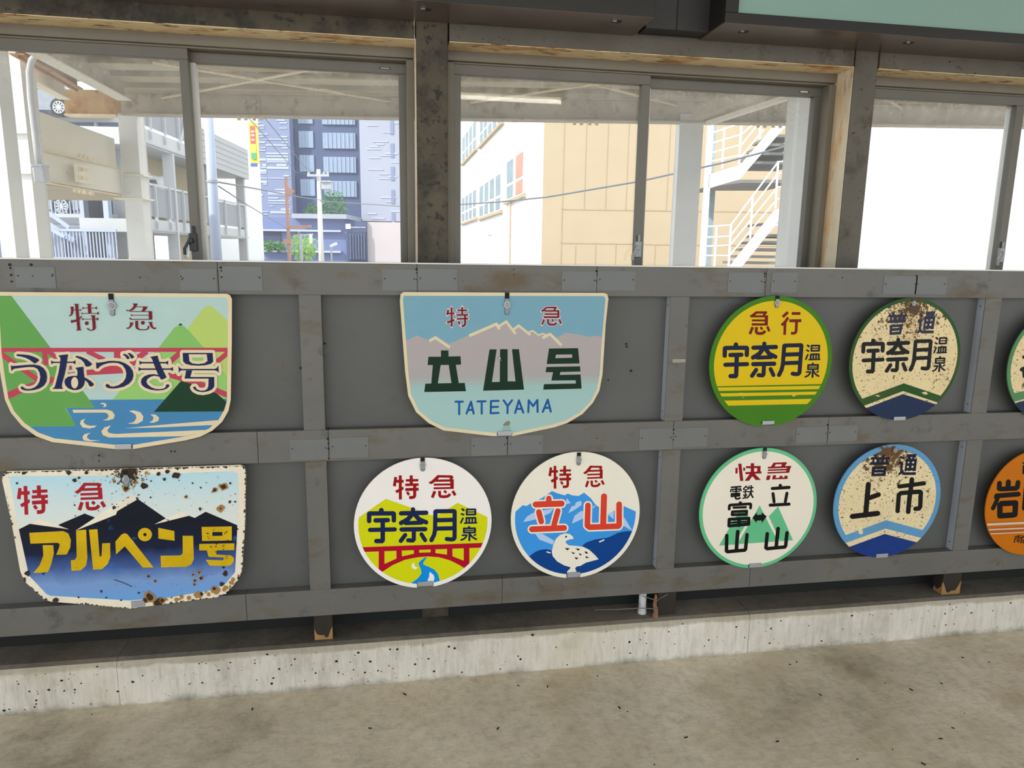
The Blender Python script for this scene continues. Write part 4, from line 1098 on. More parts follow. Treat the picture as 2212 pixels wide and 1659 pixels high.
for c, r, h in (((1085, 180), 52, 0), ((1080, 290), 22, 1.5), ((1500, 185), 32, 0), ((640, 228), 20, 0), ((676, 205), 12, 0), ((590, 165), 20, 0), ((740, 160), 18, 0), ((205, 158), 20, 0), ((1232, 270), 28, 0), ((1405, 218), 14, 0), ((1355, 170), 18, 0), ((1525, 180), 16, 0), ((1430, 150), 18, 0),
                ((1908, 280), 24, 1.6), ((1966, 250), 10, 0), ((1832, 308), 15, 1.6), ((1884, 466), 9, 3.6), ((1590, 365), 8, 2), ((1708, 468), 13, 0), ((1962, 408), 13, 0), ((2008, 410), 9, 0), ((148, 250), 11, 0), ((1645, 250), 8, 0), ((1715, 288), 8, 0), ((975, 460), 16, 0), ((1172, 380), 12, 0), ((1288, 372), 9, 0), ((1290, 232), 8, 0), ((640, 437), 8, 0), ((645, 528), 6, 0), ((958, 340), 5, 0),
                ((1180, 350), 6, 0), ((238, 1020), 24, 0), ((372, 1022), 11, 0), ((866, 1172), 12, 0), ((1268, 1045), 12, 1.3), ((1325, 1085), 10, 1.5), ((1718, 1060), 15, 1.4), ((1662, 1080), 12, 1.5), ((1660, 1112), 9, 1.5), ((1648, 1030), 9, 1.7), ((1908, 968), 12, 0), ((1925, 1020), 24, 0), ((1895, 1112), 20, 0), ((1185, 1185), 10, 0), ((1280, 1220), 34, 1.5), ((1240, 1245), 20, 1.4), ((672, 1222), 9, 0), ((1360, 1265), 40, 1.2),
                ((1700, 1010), 10, 2), ((2030, 640), 8, 0), ((205, 1070), 18, 0), ((480, 1255), 26, 0), ((1720, 1195), 16, 0), ((1830, 1148), 16, 1.6), ((908, 1225), 8, 0), ((1385, 1250), 20, 1.3), ((1036, 1248), 9, 0)):
    blob(c, r, 6, h)
for j in range(90):
    blob((rr.uniform(560, 2020), rr.uniform(195, 500)), rr.choice([1.5, 2, 2.5, 3.5, 5]))
for j in range(60):
    blob((rr.uniform(300, 2000), rr.uniform(880, 1200)), rr.choice([1.2, 1.6, 2.2, 3.2]))
for j in range(22):
    blob((rr.uniform(1735, 1990), rr.uniform(630, 900)), rr.choice([2, 3, 4]), asp=2.2)
A.line(Pf, [(975, 1072), (1060, 1100), (1130, 1132)], 5, P_rspot, 5)
A.mb.build('rust_patches', g, label='dark flaked rust')

# ------------------------------------------------------------------ sign 4: yellow-green disc with red bridge
D = Fr(740, 970, 5.1853)
cx, cz, r = circle_of((764, 1128), (1062, 1122), (917, 989), (905, 1270))
P_white = paint('enamel_white', (236, 231, 226), var=0.02)
P_yg = paint('enamel_lime', (206, 208, 2), var=0.03)
P_navy = paint('enamel_navy', (15, 16, 62), var=0.05)
P_cr = paint('enamel_crimson', (172, 0, 40), var=0.03)
P_dr = paint('enamel_dark_red', (150, 2, 8), var=0.05)
P_rb = paint('enamel_river_blue', (0, 138, 220), var=0.03)
g = sign('train_sign', 'round white sign with a red arch bridge over a blue stream on yellow green hills', circ(cx, cz, r), P_white, (913, 1004, 0.0062), (902, 1256, 935, 1263), strap=0.62)
cl = circ(cx, cz, r * 0.938)
A = Art()
A.poly(D, [(100, 825), (190, 760), (485, 557), (780, 662), (1036, 757), (1195, 660), (1288, 602), (1700, 800), (1700, 1600), (100, 1600)], P_yg, 0, cl)
A.poly(D, [(925, 1212), (948, 1214), (906, 1265), (905, 1295), (960, 1315), (1030, 1350), (1070, 1400), (1088, 1470), (1085, 1560), (700, 1560), (765, 1505), (850, 1440), (885, 1390), (875, 1340), (856, 1300), (850, 1275), (880, 1245)], P_rb, 1, cl)
A.poly(D, [(975, 1375), (1018, 1408), (1030, 1440), (1018, 1490), (945, 1487), (970, 1430)], P_white, 2, cl)
A.poly(D, [(800, 1270), (777, 1290), (772, 1315), (785, 1338), (812, 1348), (845, 1330), (818, 1318), (802, 1295)], P_white, 2, cl)
for q in ([(150, 1101), (1700, 1046), (1700, 1099), (150, 1156)], [(405, 1135), (468, 1135), (470, 1286), (605, 1226), (665, 1202), (800, 1172), (857, 1161), (985, 1156), (1040, 1165), (1170, 1182), (1230, 1200), (1357, 1250), (1357, 1100), (1420, 1100), (1422, 1380), (1372, 1338), (1300, 1294), (1200, 1245), (1080, 1212), (960, 1203), (850, 1210), (700, 1240), (560, 1300), (450, 1372), (404, 1400)],
          [(602, 1120), (662, 1120), (666, 1215), (604, 1235)], [(797, 1115), (856, 1115), (859, 1175), (800, 1185)], [(986, 1110), (1040, 1110), (1042, 1178), (985, 1170)], [(1170, 1105), (1230, 1105), (1232, 1215), (1170, 1195)]):
    A.poly(D, q, P_cr, 2, cl)
A.mb.build('painted_picture', g)
chars(g, DA, [G_TOKU, G_KYU], P_dr)
chars(g, DB, [G_U, G_NA, G_TSUKI], P_navy, 'r'); chars(g, DC, [G_ON, G_SEN], P_navy, 'r')

# ------------------------------------------------------------------ sign 5: white disc with the ptarmigan
E = Fr(1080, 960, 5.1844)
cx, cz, r = circle_of((1103, 1122), (1382, 1112), (1252, 976.5), (1240, 1248))
P_cw = paint('enamel_warm_white', (232, 226, 210), var=0.02)
P_eb = paint('enamel_azure', (58, 146, 222), var=0.03)
P_ed = paint('enamel_royal', (2, 62, 134), var=0.03)
P_lav = paint('enamel_lavender', (176, 200, 234), var=0.02)
P_verm = paint('enamel_vermilion', (212, 62, 42), var=0.03)
P_blk = paint('enamel_black', (22, 22, 22), var=0.05)
g = sign('train_sign', 'round sign with a white ptarmigan before blue mountains and two large red characters', circ(cx, cz, r), P_cw, (1250, 992, 0.0060), (1225, 1236, 1252.5, 1244), strap=0.58)
cl = circ(cx, cz, r * 0.938)
A = Art()
A.poly(E, [(100, 800), (170, 757), (255, 680), (295, 690), (380, 640), (470, 600), (582, 522), (645, 548), (725, 570), (757, 550), (810, 570), (880, 577), (942, 540), (1020, 605), (1065, 668), (1105, 700), (1200, 790), (1290, 735), (1385, 690), (1600, 785), (1600, 1600), (100, 1600)], P_eb, 0, cl)
for q in ([(745, 600), (792, 657), (740, 667)], [(915, 640), (912, 680), (840, 730), (765, 770), (792, 710), (815, 685), (835, 692), (850, 650), (890, 635)], [(260, 870), (300, 810), (345, 780), (420, 745), (600, 720), (560, 770), (500, 795), (400, 840)], [(805, 887), (835, 800), (900, 750), (940, 742), (930, 830)], [(1045, 690), (1078, 680), (1040, 722)],
          [(1207, 782), (1276, 740), (1272, 838)], [(1390, 812), (1482, 968), (1375, 905)], [(395, 1000), (480, 1003), (545, 1042), (608, 1078), (590, 1122), (440, 1065)]):
    A.poly(E, q, P_lav, 1, cl)
A.poly(E, [(280, 1300), (330, 1250), (400, 1200), (455, 1180), (520, 1172), (590, 1190), (640, 1240), (900, 1240), (915, 1140), (960, 1100), (1060, 1065), (1130, 1053), (1200, 1045), (1250, 1025), (1320, 990), (1400, 973), (1490, 968), (1600, 968), (1600, 1600), (280, 1600)], P_ed, 1, cl)
A.line(E, [(1116, 1090), (1163, 1070)], 14, P_cw, 2, 'r'); A.line(E, [(525, 1203), (563, 1214)], 13, P_cw, 2, 'r')
A.poly(E, [(825, 1058), (815, 1030), (780, 1003), (730, 995), (670, 1015), (625, 1060), (598, 1120), (580, 1200), (590, 1250), (640, 1310), (720, 1355), (790, 1375), (785, 1390), (752, 1422), (750, 1450), (862, 1450), (858, 1425), (840, 1388), (860, 1366), (900, 1360), (960, 1325), (1050, 1300), (1105, 1286), (1060, 1235), (1000, 1180), (930, 1145), (840, 1135), (770, 1130), (735, 1100), (740, 1078), (780, 1064)], P_cw, 3, cl)
A.disc(E, (740, 1033), 11, P_blk, 4)
for q in ([(725, 1160), (782, 1162), (755, 1187)], [(843, 1162), (900, 1171), (875, 1190)], [(797, 1203), (842, 1215), (820, 1230)], [(878, 1216), (917, 1230), (900, 1246)], [(944, 1198), (972, 1200), (988, 1224), (962, 1222)], [(833, 1261), (882, 1271), (853, 1290)], [(958, 1250), (1002, 1266), (962, 1276)]):
    A.poly(E, q, P_blk, 4)
A.mb.build('painted_picture', g)
chars(g, E, [warp(B_TOKU, box4(542, 240, 798, 495), .95)(G_TOKU), warp(B_KYU, ((930, 237), (1172, 233), (1172, 480), (930, 484)), .95)(G_KYU)], P_dr)
its = [('s', 62, [(547, 605), (547, 655)]), ('s', 68, [(400, 672), (690, 662)]), ('s', 64, [(435, 757), (462, 863)]), ('s', 62, [(648, 745), (605, 900)]), ('s', 66, [(358, 950), (718, 935)]),
       ('s', 64, [(985, 682), (978, 908), (1002, 927), (1325, 915), (1334, 900), (1334, 670)]), ('s', 68, [(1165, 582), (1155, 900)])]
for a_ in (its[:5], its[5:]):
    A = Art(); A.items(E, a_, P_cw, 4, grow=17); A.items(E, a_, P_verm, 5, cap='r'); A.mb.build('character', g)

# ------------------------------------------------------------------ sign 6: green and yellow disc
Ff, FA = Fr(1510, 620, 5.1833), Fr(1610, 660, 17.015)
cx, cz, r = circle_of((1532, 790), (1798, 770), (1676, 639), (1658, 921))
P_gr = paint('enamel_grass_green', (62, 118, 20), var=0.05)
P_ye = paint('enamel_taxi_yellow', (214, 182, 4), var=0.03)
P_br = paint('enamel_brown_red', (112, 12, 10), var=0.06)
P_n2 = paint('enamel_ink_blue', (17, 21, 54), var=0.06)
g = sign('train_sign', 'round yellow sign with a green rim and green stripes', circ(cx, cz, r), P_gr, (1678, 653, 0.0062), (1646, 909, 1671, 915), strap=0.55)
cl = circ(cx, cz, r * 0.927)
A = Art()
A.poly(Ff, [(60, 60), (1560, 60), (1560, 1082), (60, 1114)], P_ye, 0, cl)
for q in ([(60, 1127), (1560, 1101), (1560, 1140), (60, 1166)], [(60, 1194), (1560, 1166), (1560, 1200), (60, 1230)], [(60, 1276), (1560, 1246), (1560, 1302), (60, 1334)]):
    A.poly(Ff, q, P_ye, 0, cl)
for q in ([(440, 1185), (490, 1183), (535, 1225), (470, 1218)], [(480, 1235), (500, 1232), (492, 1245)], [(1050, 1195), (1115, 1180), (1130, 1190), (1060, 1228), (1042, 1222)]):
    A.poly(Ff, q, paint('enamel_chipped_yellow', (214, 178, 40)), 1)
A.mb.build('painted_picture', g)
chars(g, FA, [[('p', [(385, 212), (490, 212), (372, 358), (330, 385), (200, 438), (155, 385)]), ('s', 88, [(385, 256), (798, 256)]), ('p', [(690, 212), (800, 212), (735, 372), (628, 372)]), ('s', 80, [(195, 398), (838, 398)]), ('s', 122, [(775, 362), (765, 738)]), ('s', 76, [(240, 548), (780, 548)]), ('s', 86, [(232, 694), (820, 694)]),
             ('s', 102, [(272, 790), (165, 1048)]), ('s', 108, [(410, 790), (396, 950), (425, 1012), (520, 1028), (615, 1024), (690, 982), (722, 922)]), ('s', 88, [(558, 785), (622, 885)]), ('s', 94, [(806, 765), (880, 952)])],
    [('s', 104, [(1565, 242), (1370, 420)]), ('s', 104, [(1572, 435), (1480, 580), (1400, 662), (1330, 725)]), ('s', 100, [(1462, 620), (1440, 1078)]), ('s', 106, [(1700, 292), (2022, 292)]), ('s', 110, [(1615, 560), (2057, 556)]), ('s', 104, [(1880, 600), (1866, 920), (1846, 992), (1790, 1018), (1675, 1018)])]], P_br)
wq = warp(B_UNT, ((268, 610), (1172, 606), (1142, 1022), (258, 1026)))
wo = warp(B_ONSEN, ((1192, 640), (1366, 640), (1346, 1020), (1176, 1020)))
chars(g, Ff, [wq(G_U), wq(G_NA), wq(G_TSUKI), wo(G_ON), wo(G_SEN)], P_n2, 'r')

# ------------------------------------------------------------------ sign 7: worn cream disc, green rim and chevron
Gf = Fr(1810, 620, 5.1833)
cx, cz, r = circle_of((1836, 790), (2073, 765), (1970, 641), (1942, 909))
rb = aty(1972, 652, SIGN_Y)
W7 = (rb.x, rb.z, 0.20, 0.60, (84, 62, 36))
P_g7 = paint('enamel_bottle_green', (34, 78, 34), (rb.x, rb.z, 0.10, 0.68, (60, 50, 34)), var=0.08)
P_c7 = paint('enamel_worn_cream', (224, 204, 158), W7, var=0.05)
P_n7 = paint('enamel_steel_navy', (28, 46, 78), None, var=0.12)
P_k7 = paint('enamel_soot', (18, 21, 21), None, var=0.08)
P_k7b = paint('enamel_faded_navy', (40, 44, 66), None, var=0.12)
g = sign('train_sign', 'round rust-speckled cream sign with a dark green rim and green chevron over navy', circ(cx, cz, r), P_g7, (1972, 655, 0.0058), (1930, 900, 1954, 906), notch=False, strap=0)
co, cl = circ(cx, cz, r), circ(cx, cz, r * 0.945)
A = Art()
A.poly(Gf, [(60, 40), (1440, 40), (1440, 1318), (1175, 1225), (738, 1078), (260, 1255), (60, 1325)], P_c7, 0, cl)
A.poly(Gf, [(60, 1415), (275, 1336), (730, 1165), (1135, 1300), (1440, 1400), (1440, 1440), (1110, 1318), (728, 1198), (300, 1362), (60, 1455)], P_c7, 0, co)
A.poly(Gf, [(60, 1455), (300, 1362), (728, 1198), (1110, 1318), (1440, 1440), (1440, 1700), (60, 1700)], P_n7, 0, co)
for q in ([(415, 1215), (440, 1208), (475, 1220), (450, 1228)], [(935, 1180), (985, 1172), (1010, 1200), (965, 1205)]):
    A.poly(Gf, q, P_c7, 1)
A.mb.build('painted_picture', g)
chars(g, Gf, [warp(B_FU, ((556, 282), (778, 278), (744, 532), (566, 540)))(G_FU), warp(B_TSU, ((886, 275), (1096, 272), (1080, 522), (878, 524)))(G_TSU)], P_k7b, 'b', P_c7)
wq = warp(B_UNT, ((270, 568), (1062, 560), (1028, 958), (250, 975)))
wo = warp(B_ONSEN, ((1082, 555), (1234, 553), (1198, 955), (1050, 957)))
chars(g, Gf, [wq(G_U), wq(G_NA), wq(G_TSUKI), wo(G_ON), wo(G_SEN)], P_k7, 'r')

# ------------------------------------------------------------------ sign 8: cream disc, mint rim, twin mountains
Hf, HA, HB = Fr(1490, 950, 5.53), Fr(1560, 1040, 15.0875), Fr(1580, 990, 15.8)
cx, cz, r = circle_of((1511.5, 1112), (1764, 1078), (1658, 966), (1628, 1228))
P_mint = paint('enamel_mint', (98, 184, 134), var=0.04)
P_c8 = paint('enamel_milk', (230, 222, 206), var=0.02)
P_k8 = paint('enamel_jet', (11, 12, 12), var=0.04)
P_r8 = paint('enamel_wine', (140, 8, 26), var=0.08)
g = sign('train_sign', 'round cream sign with a mint green rim, two green triangles and a black double arrow', circ(cx, cz, r), P_mint, (1651, 980, 0.0056), (1618, 1217, 1643, 1223), strap=0.5)
cl = circ(cx, cz, r * 0.944)
A = Art()
A.flat(cl, P_c8, 0)
A.poly(Hf, [(348, 1265), (590, 850), (690, 850), (700, 958), (565, 1190), (560, 1249)], P_mint, 1)
A.poly(Hf, [(835, 783), (1020, 1150), (1036, 1180), (1030, 1215), (588, 1246), (588, 1212)], P_mint, 1)
A.poly(Hf, [(1055, 795), (1233, 1200), (1078, 1212), (942, 915)], P_mint, 1)
A.mb.build('painted_picture', g)
chars(g, HB, [[('s', 76, [(175, 325), (170, 520)]), ('p', [(228, 185), (340, 180), (405, 770), (295, 775)]), ('s', 66, [(430, 315), (437, 425)]), ('s', 118, [(715, 165), (715, 560)]), ('s', 72, [(495, 305), (995, 295)]), ('s', 116, [(940, 260), (930, 470)]), ('s', 74, [(475, 506), (1025, 480)]),
             ('p', [(640, 510), (760, 560), (690, 640), (600, 765), (445, 770)]), ('p', [(690, 570), (790, 520), (1005, 738), (825, 743)]), ('p', [(620, 535), (815, 525), (725, 640)])],
    [('p', [(1435, 150), (1545, 146), (1470, 290), (1340, 290)]), ('s', 62, [(1430, 180), (1885, 164)]), ('p', [(1750, 136), (1890, 132), (1828, 275), (1690, 275)]), ('s', 62, [(1240, 320), (2035, 290)]), ('p', [(1905, 260), (2036, 254), (1970, 490), (1850, 492)]), ('s', 54, [(1240, 407), (1950, 381)]), ('s', 54, [(1228, 497), (1965, 468)]),
             ('p', [(1215, 585), (1340, 582), (1300, 738), (1175, 740)]), ('p', [(1415, 580), (1530, 575), (1505, 665), (1920, 648), (1910, 705), (1380, 722)]), ('p', [(1645, 600), (1750, 598), (1735, 668), (1625, 670)]), ('p', [(1815, 592), (1905, 590), (1928, 655), (1795, 662)])]], P_r8)
chars(g, HA, [[('s', 55, [(300, 190), (605, 168)]), ('s', 65, [(455, 190), (455, 335)]), ('s', 50, [(275, 332), (290, 262), (600, 242), (612, 298)]), ('s', 40, [(340, 332), (560, 318)]), ('s', 34, [(345, 290), (350, 330)]), ('s', 34, [(560, 275), (555, 320)]), ('c', 52, [(300, 402), (568, 386), (560, 468), (295, 490)]), ('s', 34, [(310, 442), (560, 428)]), ('s', 60, [(440, 390), (432, 540), (460, 566), (530, 562), (575, 535)])],
    [('s', 46, [(775, 155), (690, 245)]), ('s', 44, [(775, 155), (838, 222)]), ('s', 34, [(705, 272), (822, 262)]), ('s', 40, [(685, 336), (830, 325)]), ('s', 44, [(762, 270), (745, 510)]), ('s', 34, [(694, 425), (714, 480)]), ('s', 34, [(802, 415), (782, 470)]), ('s', 44, [(672, 548), (798, 522)]), ('s', 40, [(882, 150), (850, 240)]), ('s', 44, [(860, 217), (1003, 195)]), ('s', 44, [(858, 336), (1003, 322)]), ('s', 50, [(946, 142), (938, 330), (884, 455), (812, 535)]), ('s', 54, [(932, 372), (960, 455), (998, 515)])],
    [('s', 112, [(590, 700), (590, 722)]), ('s', 92, [(225, 898), (235, 790), (262, 768), (905, 728), (930, 745), (922, 865)]), ('s', 76, [(372, 852), (768, 838)]), ('c', 92, [(332, 985), (798, 962), (788, 1072), (322, 1086)]), ('c', 104, [(225, 1235), (868, 1196), (862, 1390), (218, 1448)]), ('s', 62, [(262, 1342), (830, 1306)]), ('s', 118, [(552, 1210), (542, 1430)])]], P_k8, 'r')
chars(g, Hf, [[('s', 42, [(441, 1142), (437, 1328), (450, 1336), (652, 1318), (665, 1306), (683, 1132)]), ('s', 44, [(572, 1095), (555, 1325)])],
             [('s', 42, [(925, 1120), (908, 1288), (922, 1300), (1132, 1280), (1144, 1266), (1160, 1110)]), ('s', 44, [(1054, 1060), (1030, 1288)])],
             [('s', 40, [(1080, 545), (1080, 575)]), ('s', 38, [(985, 581), (1184, 568)]), ('s', 36, [(993, 642), (1006, 740)]), ('s', 36, [(1160, 637), (1140, 740)]), ('s', 38, [(960, 780), (1184, 768)])]], P_k8, 'r')
A = Art(); A.poly(Hf, [(748, 930), (802, 866), (802, 897), (858, 893), (858, 866), (918, 914), (858, 994), (857, 962), (796, 966), (797, 996)], P_k8, 2); A.mb.build('arrow', g)

# ------------------------------------------------------------------ sign 9: cream disc, sky blue rim and chevron
If, IB = Fr(1780, 940, 5.7214), Fr(1880, 980, 7.9)
cx, cz, r = circle_of((1800.5, 1110), (2031.5, 1062), (1940, 958), (1890, 1206))
rb = aty(1934, 972, SIGN_Y)
P_b9 = paint('enamel_sky_rim', (88, 148, 192), (rb.x - .02, rb.z, 0.10, 0.66, (52, 52, 50)), var=0.10)
P_c9 = paint('enamel_stained_cream', (226, 208, 166), (rb.x - 0.03, rb.z, 0.16, 0.60, (58, 46, 30)), var=0.05)
P_d9 = paint('enamel_cobalt', (24, 54, 122), None, var=0.18)
P_k9 = paint('enamel_charcoal', (15, 16, 17), None, var=0.1)
P_n9 = paint('enamel_ink', (20, 24, 46), None, var=0.1)
g = sign('train_sign', 'round stained cream sign with a sky blue rim and blue chevron, its top rusted', circ(cx, cz, r), P_b9, (1932, 972, 0.0058), (1892, 1196, 1916, 1202), notch=False, strap=0)
co, cl = circ(cx, cz, r), circ(cx, cz, r * 0.912)
A = Art()
A.poly(If, [(60, 60), (1560, 60), (1560, 1268), (1215, 1172), (770, 1050), (250, 1240), (60, 1308)], P_c9, 0, cl)
A.poly(If, [(60, 1412), (258, 1336), (760, 1154), (1190, 1268), (1560, 1360), (1560, 1440), (1138, 1322), (750, 1220), (300, 1384), (60, 1470)], P_c9, 0, co)
A.poly(If, [(60, 1470), (300, 1384), (750, 1220), (1138, 1322), (1560, 1440), (1560, 1700), (60, 1700)], P_d9, 0, co)
A.poly(If, [(430, 1165), (460, 1155), (490, 1195), (465, 1228), (425, 1215)], P_c9, 1)
A.mb.build('painted_picture', g)
chars(g, IA, [G_FU, G_TSU], P_n9, 'b', P_c9)
chars(g, If, [[('s', 64, [(547, 608), (515, 965)]), ('s', 60, [(560, 775), (672, 735)]), ('s', 64, [(350, 1004), (662, 966)])]], P_k9, 'r')
chars(g, IB, [[('s', 80, [(708, 440), (690, 600), (664, 780), (645, 990)]), ('s', 72, [(492, 560), (915, 505)]), ('s', 76, [(464, 978), (484, 705), (520, 672), (848, 648), (862, 665), (850, 900), (828, 935), (768, 940)])]], P_k9, 'r')

# ------------------------------------------------------------------ sign 10 and 11, cut by the right edge of the photograph
J = Fr(2120, 980, 6.9125)
L_ = aty(2129, 1094, SIGN_Y)
T_, B_ = aty(2260, 945, SIGN_Y), aty(2240, 1189, SIGN_Y)
r = 0.208
cx, cz = L_.x + r, (L_.z + 0.006)
P_or = paint('enamel_orange', (190, 106, 4), var=0.04)
P_oc = paint('enamel_rim_dust', (206, 186, 160), var=0.03)
g = sign('train_sign', 'round orange sign with cream stripes, cut by the right edge', circ(cx, cz, r), P_or, None, None)
cl = circ(cx, cz, r * 0.992)
A = Art()
P_oc2 = paint('enamel_orange_brown', (170, 84, 30))
A.poly(J, [(0, 1030), (1500, 975), (1500, 1135), (0, 1210)], P_oc2, 0, cl)
for y, w in ((1043, 36), (1128, 22), (1192, 15)):
    A.poly(J, [(0, y + 3), (1500, y - 66), (1500, y - 66 + w), (0, y + 3 + w * .95)], P_oc, 2, cl)
A.poly(J, [(0, 1090), (1500, 1028), (1500, 1045), (0, 1112)], P_or, 1, cl)
A.mb.build('painted_picture', g)
chars(g, J, [[('s', 72, [(270, 442), (264, 522), (285, 528), (512, 518), (536, 500), (546, 430)]), ('s', 76, [(402, 422), (395, 515)]), ('s', 72, [(228, 630), (550, 604)]), ('s', 62, [(250, 640), (222, 715), (172, 815)]), ('s', 60, [(215, 650), (250, 620)]), ('c', 82, [(275, 770), (300, 745), (510, 735), (500, 905), (470, 915), (275, 928)])], [('s', 72, [(668, 500), (640, 815)]), ('s', 72, [(668, 500), (800, 490), (780, 800)]), ('s', 60, [(660, 650), (790, 640)])]], P_k8, 'r')
chars(g, J, [[('s', 14, [(492, 1237), (604, 1226)]), ('s', 16, [(552, 1212), (548, 1258)]), ('s', 16, [(488, 1330), (502, 1262), (600, 1254), (592, 1325), (570, 1325)]), ('s', 12, [(522, 1286), (580, 1280)]), ('s', 12, [(520, 1305), (578, 1300)]), ('s', 12, [(550, 1282), (545, 1330)])], [('s', 16, [(612, 1260), (622, 1232), (730, 1222)]), ('s', 14, [(630, 1252), (720, 1246)]), ('s', 14, [(640, 1270), (720, 1264)]), ('c', 14, [(622, 1290), (720, 1284), (716, 1324), (618, 1330)])], [('s', 22, [(612, 142), (720, 128)]), ('s', 22, [(660, 80), (655, 150)]), ('c', 24, [(630, 180), (760, 170), (750, 290), (622, 292)]), ('s', 22, [(628, 235), (750, 228)])]], P_k8)
Kf = Fr(2060, 620, 5.184)
L_ = aty(2177, 790, SIGN_Y)
r = 0.208
cx, cz = L_.x + r, L_.z
P_g11 = paint('enamel_sage_green', (82, 132, 88), None, var=0.08)
g = sign('train_sign', 'round cream sign with a sage green rim, a sliver at the right edge', circ(cx, cz, r), P_g11, None, None)
co, cl = circ(cx, cz, r), circ(cx, cz, r * 0.935)
A = Art()
A.poly(Kf, [(500, -100), (2600, -100), (2600, 1200), (1900, 1000), (1000, 1120), (720, 1178), (500, 1240)], P_c7, 0, cl)
A.poly(Kf, [(600, 1310), (712, 1276), (1000, 1190), (1900, 1060), (1900, 1090), (1000, 1215), (720, 1290), (600, 1330)], P_c7, 0, co)
A.poly(Kf, [(600, 1330), (720, 1292), (1000, 1215), (1900, 1090), (2600, 1200), (2600, 1700), (600, 1700)], P_n7, 0, co)
A.mb.build('painted_picture', g)
chars(g, Kf, [[('s', 40, [(785, 785), (860, 775)]), ('s', 42, [(760, 925), (850, 880)]), ('s', 40, [(785, 930), (790, 1000)]), ('s', 46, [(830, 700), (830, 1010)]), ('s', 40, [(900, 720), (1000, 715), (990, 1010)])]], P_k7, 'r')
# ------------------------------------------------------------------ outside the windows
GZ = -0.6
def zz(px, py, d):
    return pd(px, py, d).z
def uu(px, d, py=400):
    return pd(px, py, d).dot(RT) - CAM.dot(RT)
def pbox(m, x0, x1, y0, y1, d, th, mat_, yref=None):
    """box whose front face fills a photo rectangle at street depth d"""
    yr = yref if yref is not None else (y0 + y1) / 2
    xm = (x0 + x1) / 2
    m.gbox(uu(x0, d, yr), uu(x1, d, yr), d, d + th, zz(xm, y1, d), zz(xm, y0, d), mat_)
def gw(m, a, da, b, db, z0a, z1a, z0b, z1b, th, mat_, left=False):
    """wall panel from photo column a (depth da) to column b (depth db), thickness th away from the viewer"""
    ua, ub = uu(a, da), uu(b, db)
    n = Vector((-(db - da), ub - ua)).normalized()
    if (n.x > 0) if left else (n.y < 0):
        n = -n
    n *= th
    m.hexa([grid(ua, da, z0a), grid(ub, db, z0b), grid(ub + n.x, db + n.y, z0b), grid(ua + n.x, da + n.y, z0a),
            grid(ua, da, z1a), grid(ub, db, z1b), grid(ub + n.x, db + n.y, z1b), grid(ua + n.x, da + n.y, z1a)], mat_)
def gbase(px, d):
    return tuple(grid(uu(px, d), d, GZ))
M_ground = pm('asphalt_pale', (150, 148, 144), 0.9, 0, 0.1, 0.6)
m = MB(); m.gbox(-90, 120, 1.6, 170, GZ - 0.2, GZ, M_ground)
struct(m.build('ground'), 'street outside')
M_wht = pm('white_steel_paint', (222, 220, 214), 0.5, 0, 0.06, 2, spots=[((196, 172, 130), 3, 0.66, 0.14)])
M_crm = pm('cream_steel_paint', (232, 226, 208), 0.55, 0, 0.06, 2, spots=[((206, 180, 138), 4, 0.64, 0.14)])
M_gird = pm('grimy_girder', (186, 172, 150), 0.7, 0, 0.12, 3, spots=[((150, 132, 106), 5, 0.56, 0.14)])
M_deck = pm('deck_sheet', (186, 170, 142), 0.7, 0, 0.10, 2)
M_deck_shade = pm('deck_sheet_shade', (112, 100, 86), 0.7, 0, 0.12, 2)  # darker copy of the deck sheet, paints shade into the rib valleys
M_org = pm('orange_rust_steel', (188, 150, 98), 0.75, 0, 0.2, 4, spots=[((160, 98, 36), 3, 0.50, 0.2), ((120, 66, 26), 5, 0.60, 0.12)])
M_brn = pm('brown_rust_steel', (150, 92, 46), 0.75, 0, 0.2, 4)
M_rod = pm('brace_rod_paint', (226, 206, 170), 0.6, 0, 0.15, 8)
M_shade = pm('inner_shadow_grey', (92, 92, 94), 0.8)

# the outdoor deck overhead
DG = 10.0
can = thing('deck_canopy', 'steel deck with corrugated underside and long girder, overhead outside the windows', 'canopy', tuple(grid(0, DG, zz(645, 206, DG))))
zd = zz(645, 206, DG)
zb_ = zz(645, 252, DG)
m = MB()
ul, ur_ = uu(262, DG, 230), uu(2330, DG, 230)
m.gbox(ul, ur_, DG, DG + 0.012, zb_, zd, M_gird)
m.gbox(ul, ur_, DG - 0.09, DG + 0.10, zb_ - 0.014, zb_, M_gird)
m.gbox(ul, ur_, DG - 0.09, DG + 0.10, zd - 0.014, zd, M_gird)
m.build('girder', can)
for cx_ in (540, 1265, 1662):
    m = MB()
    yo = 0.0114 * (cx_ - 645)
    pbox(m, cx_ - 22, cx_ + 22, 210 + yo, 247 + yo, DG - 0.012, 0.011, M_gird)
    for k in (-11, 11):
        for j in (221, 236):
            p = pd(cx_ + k, j + yo, DG - 0.012)
            m.tube([p, p - FW * 0.03], 0.026, M_gird, 8)
    for k in (-24, -9, 9, 24):
        p = pd(cx_ + k, 255 + yo, DG - 0.02)
        q = Vector((p.x, p.y, zb_ - 0.014))
        m.tube([q, q - Vector((0, 0, 0.045))], 0.024, M_rod, 8)
    m.build('splice_plate', can)
A_ = atz(269, 205, zd + 0.02)
B_ = atz(60, 90, zd + 0.02)
uA, dA, _ = ud(A_)
uB, dB, _ = ud(B_)
m = MB()
ds = [DG - 0.02 - 0.15 * k for k in range(31)]
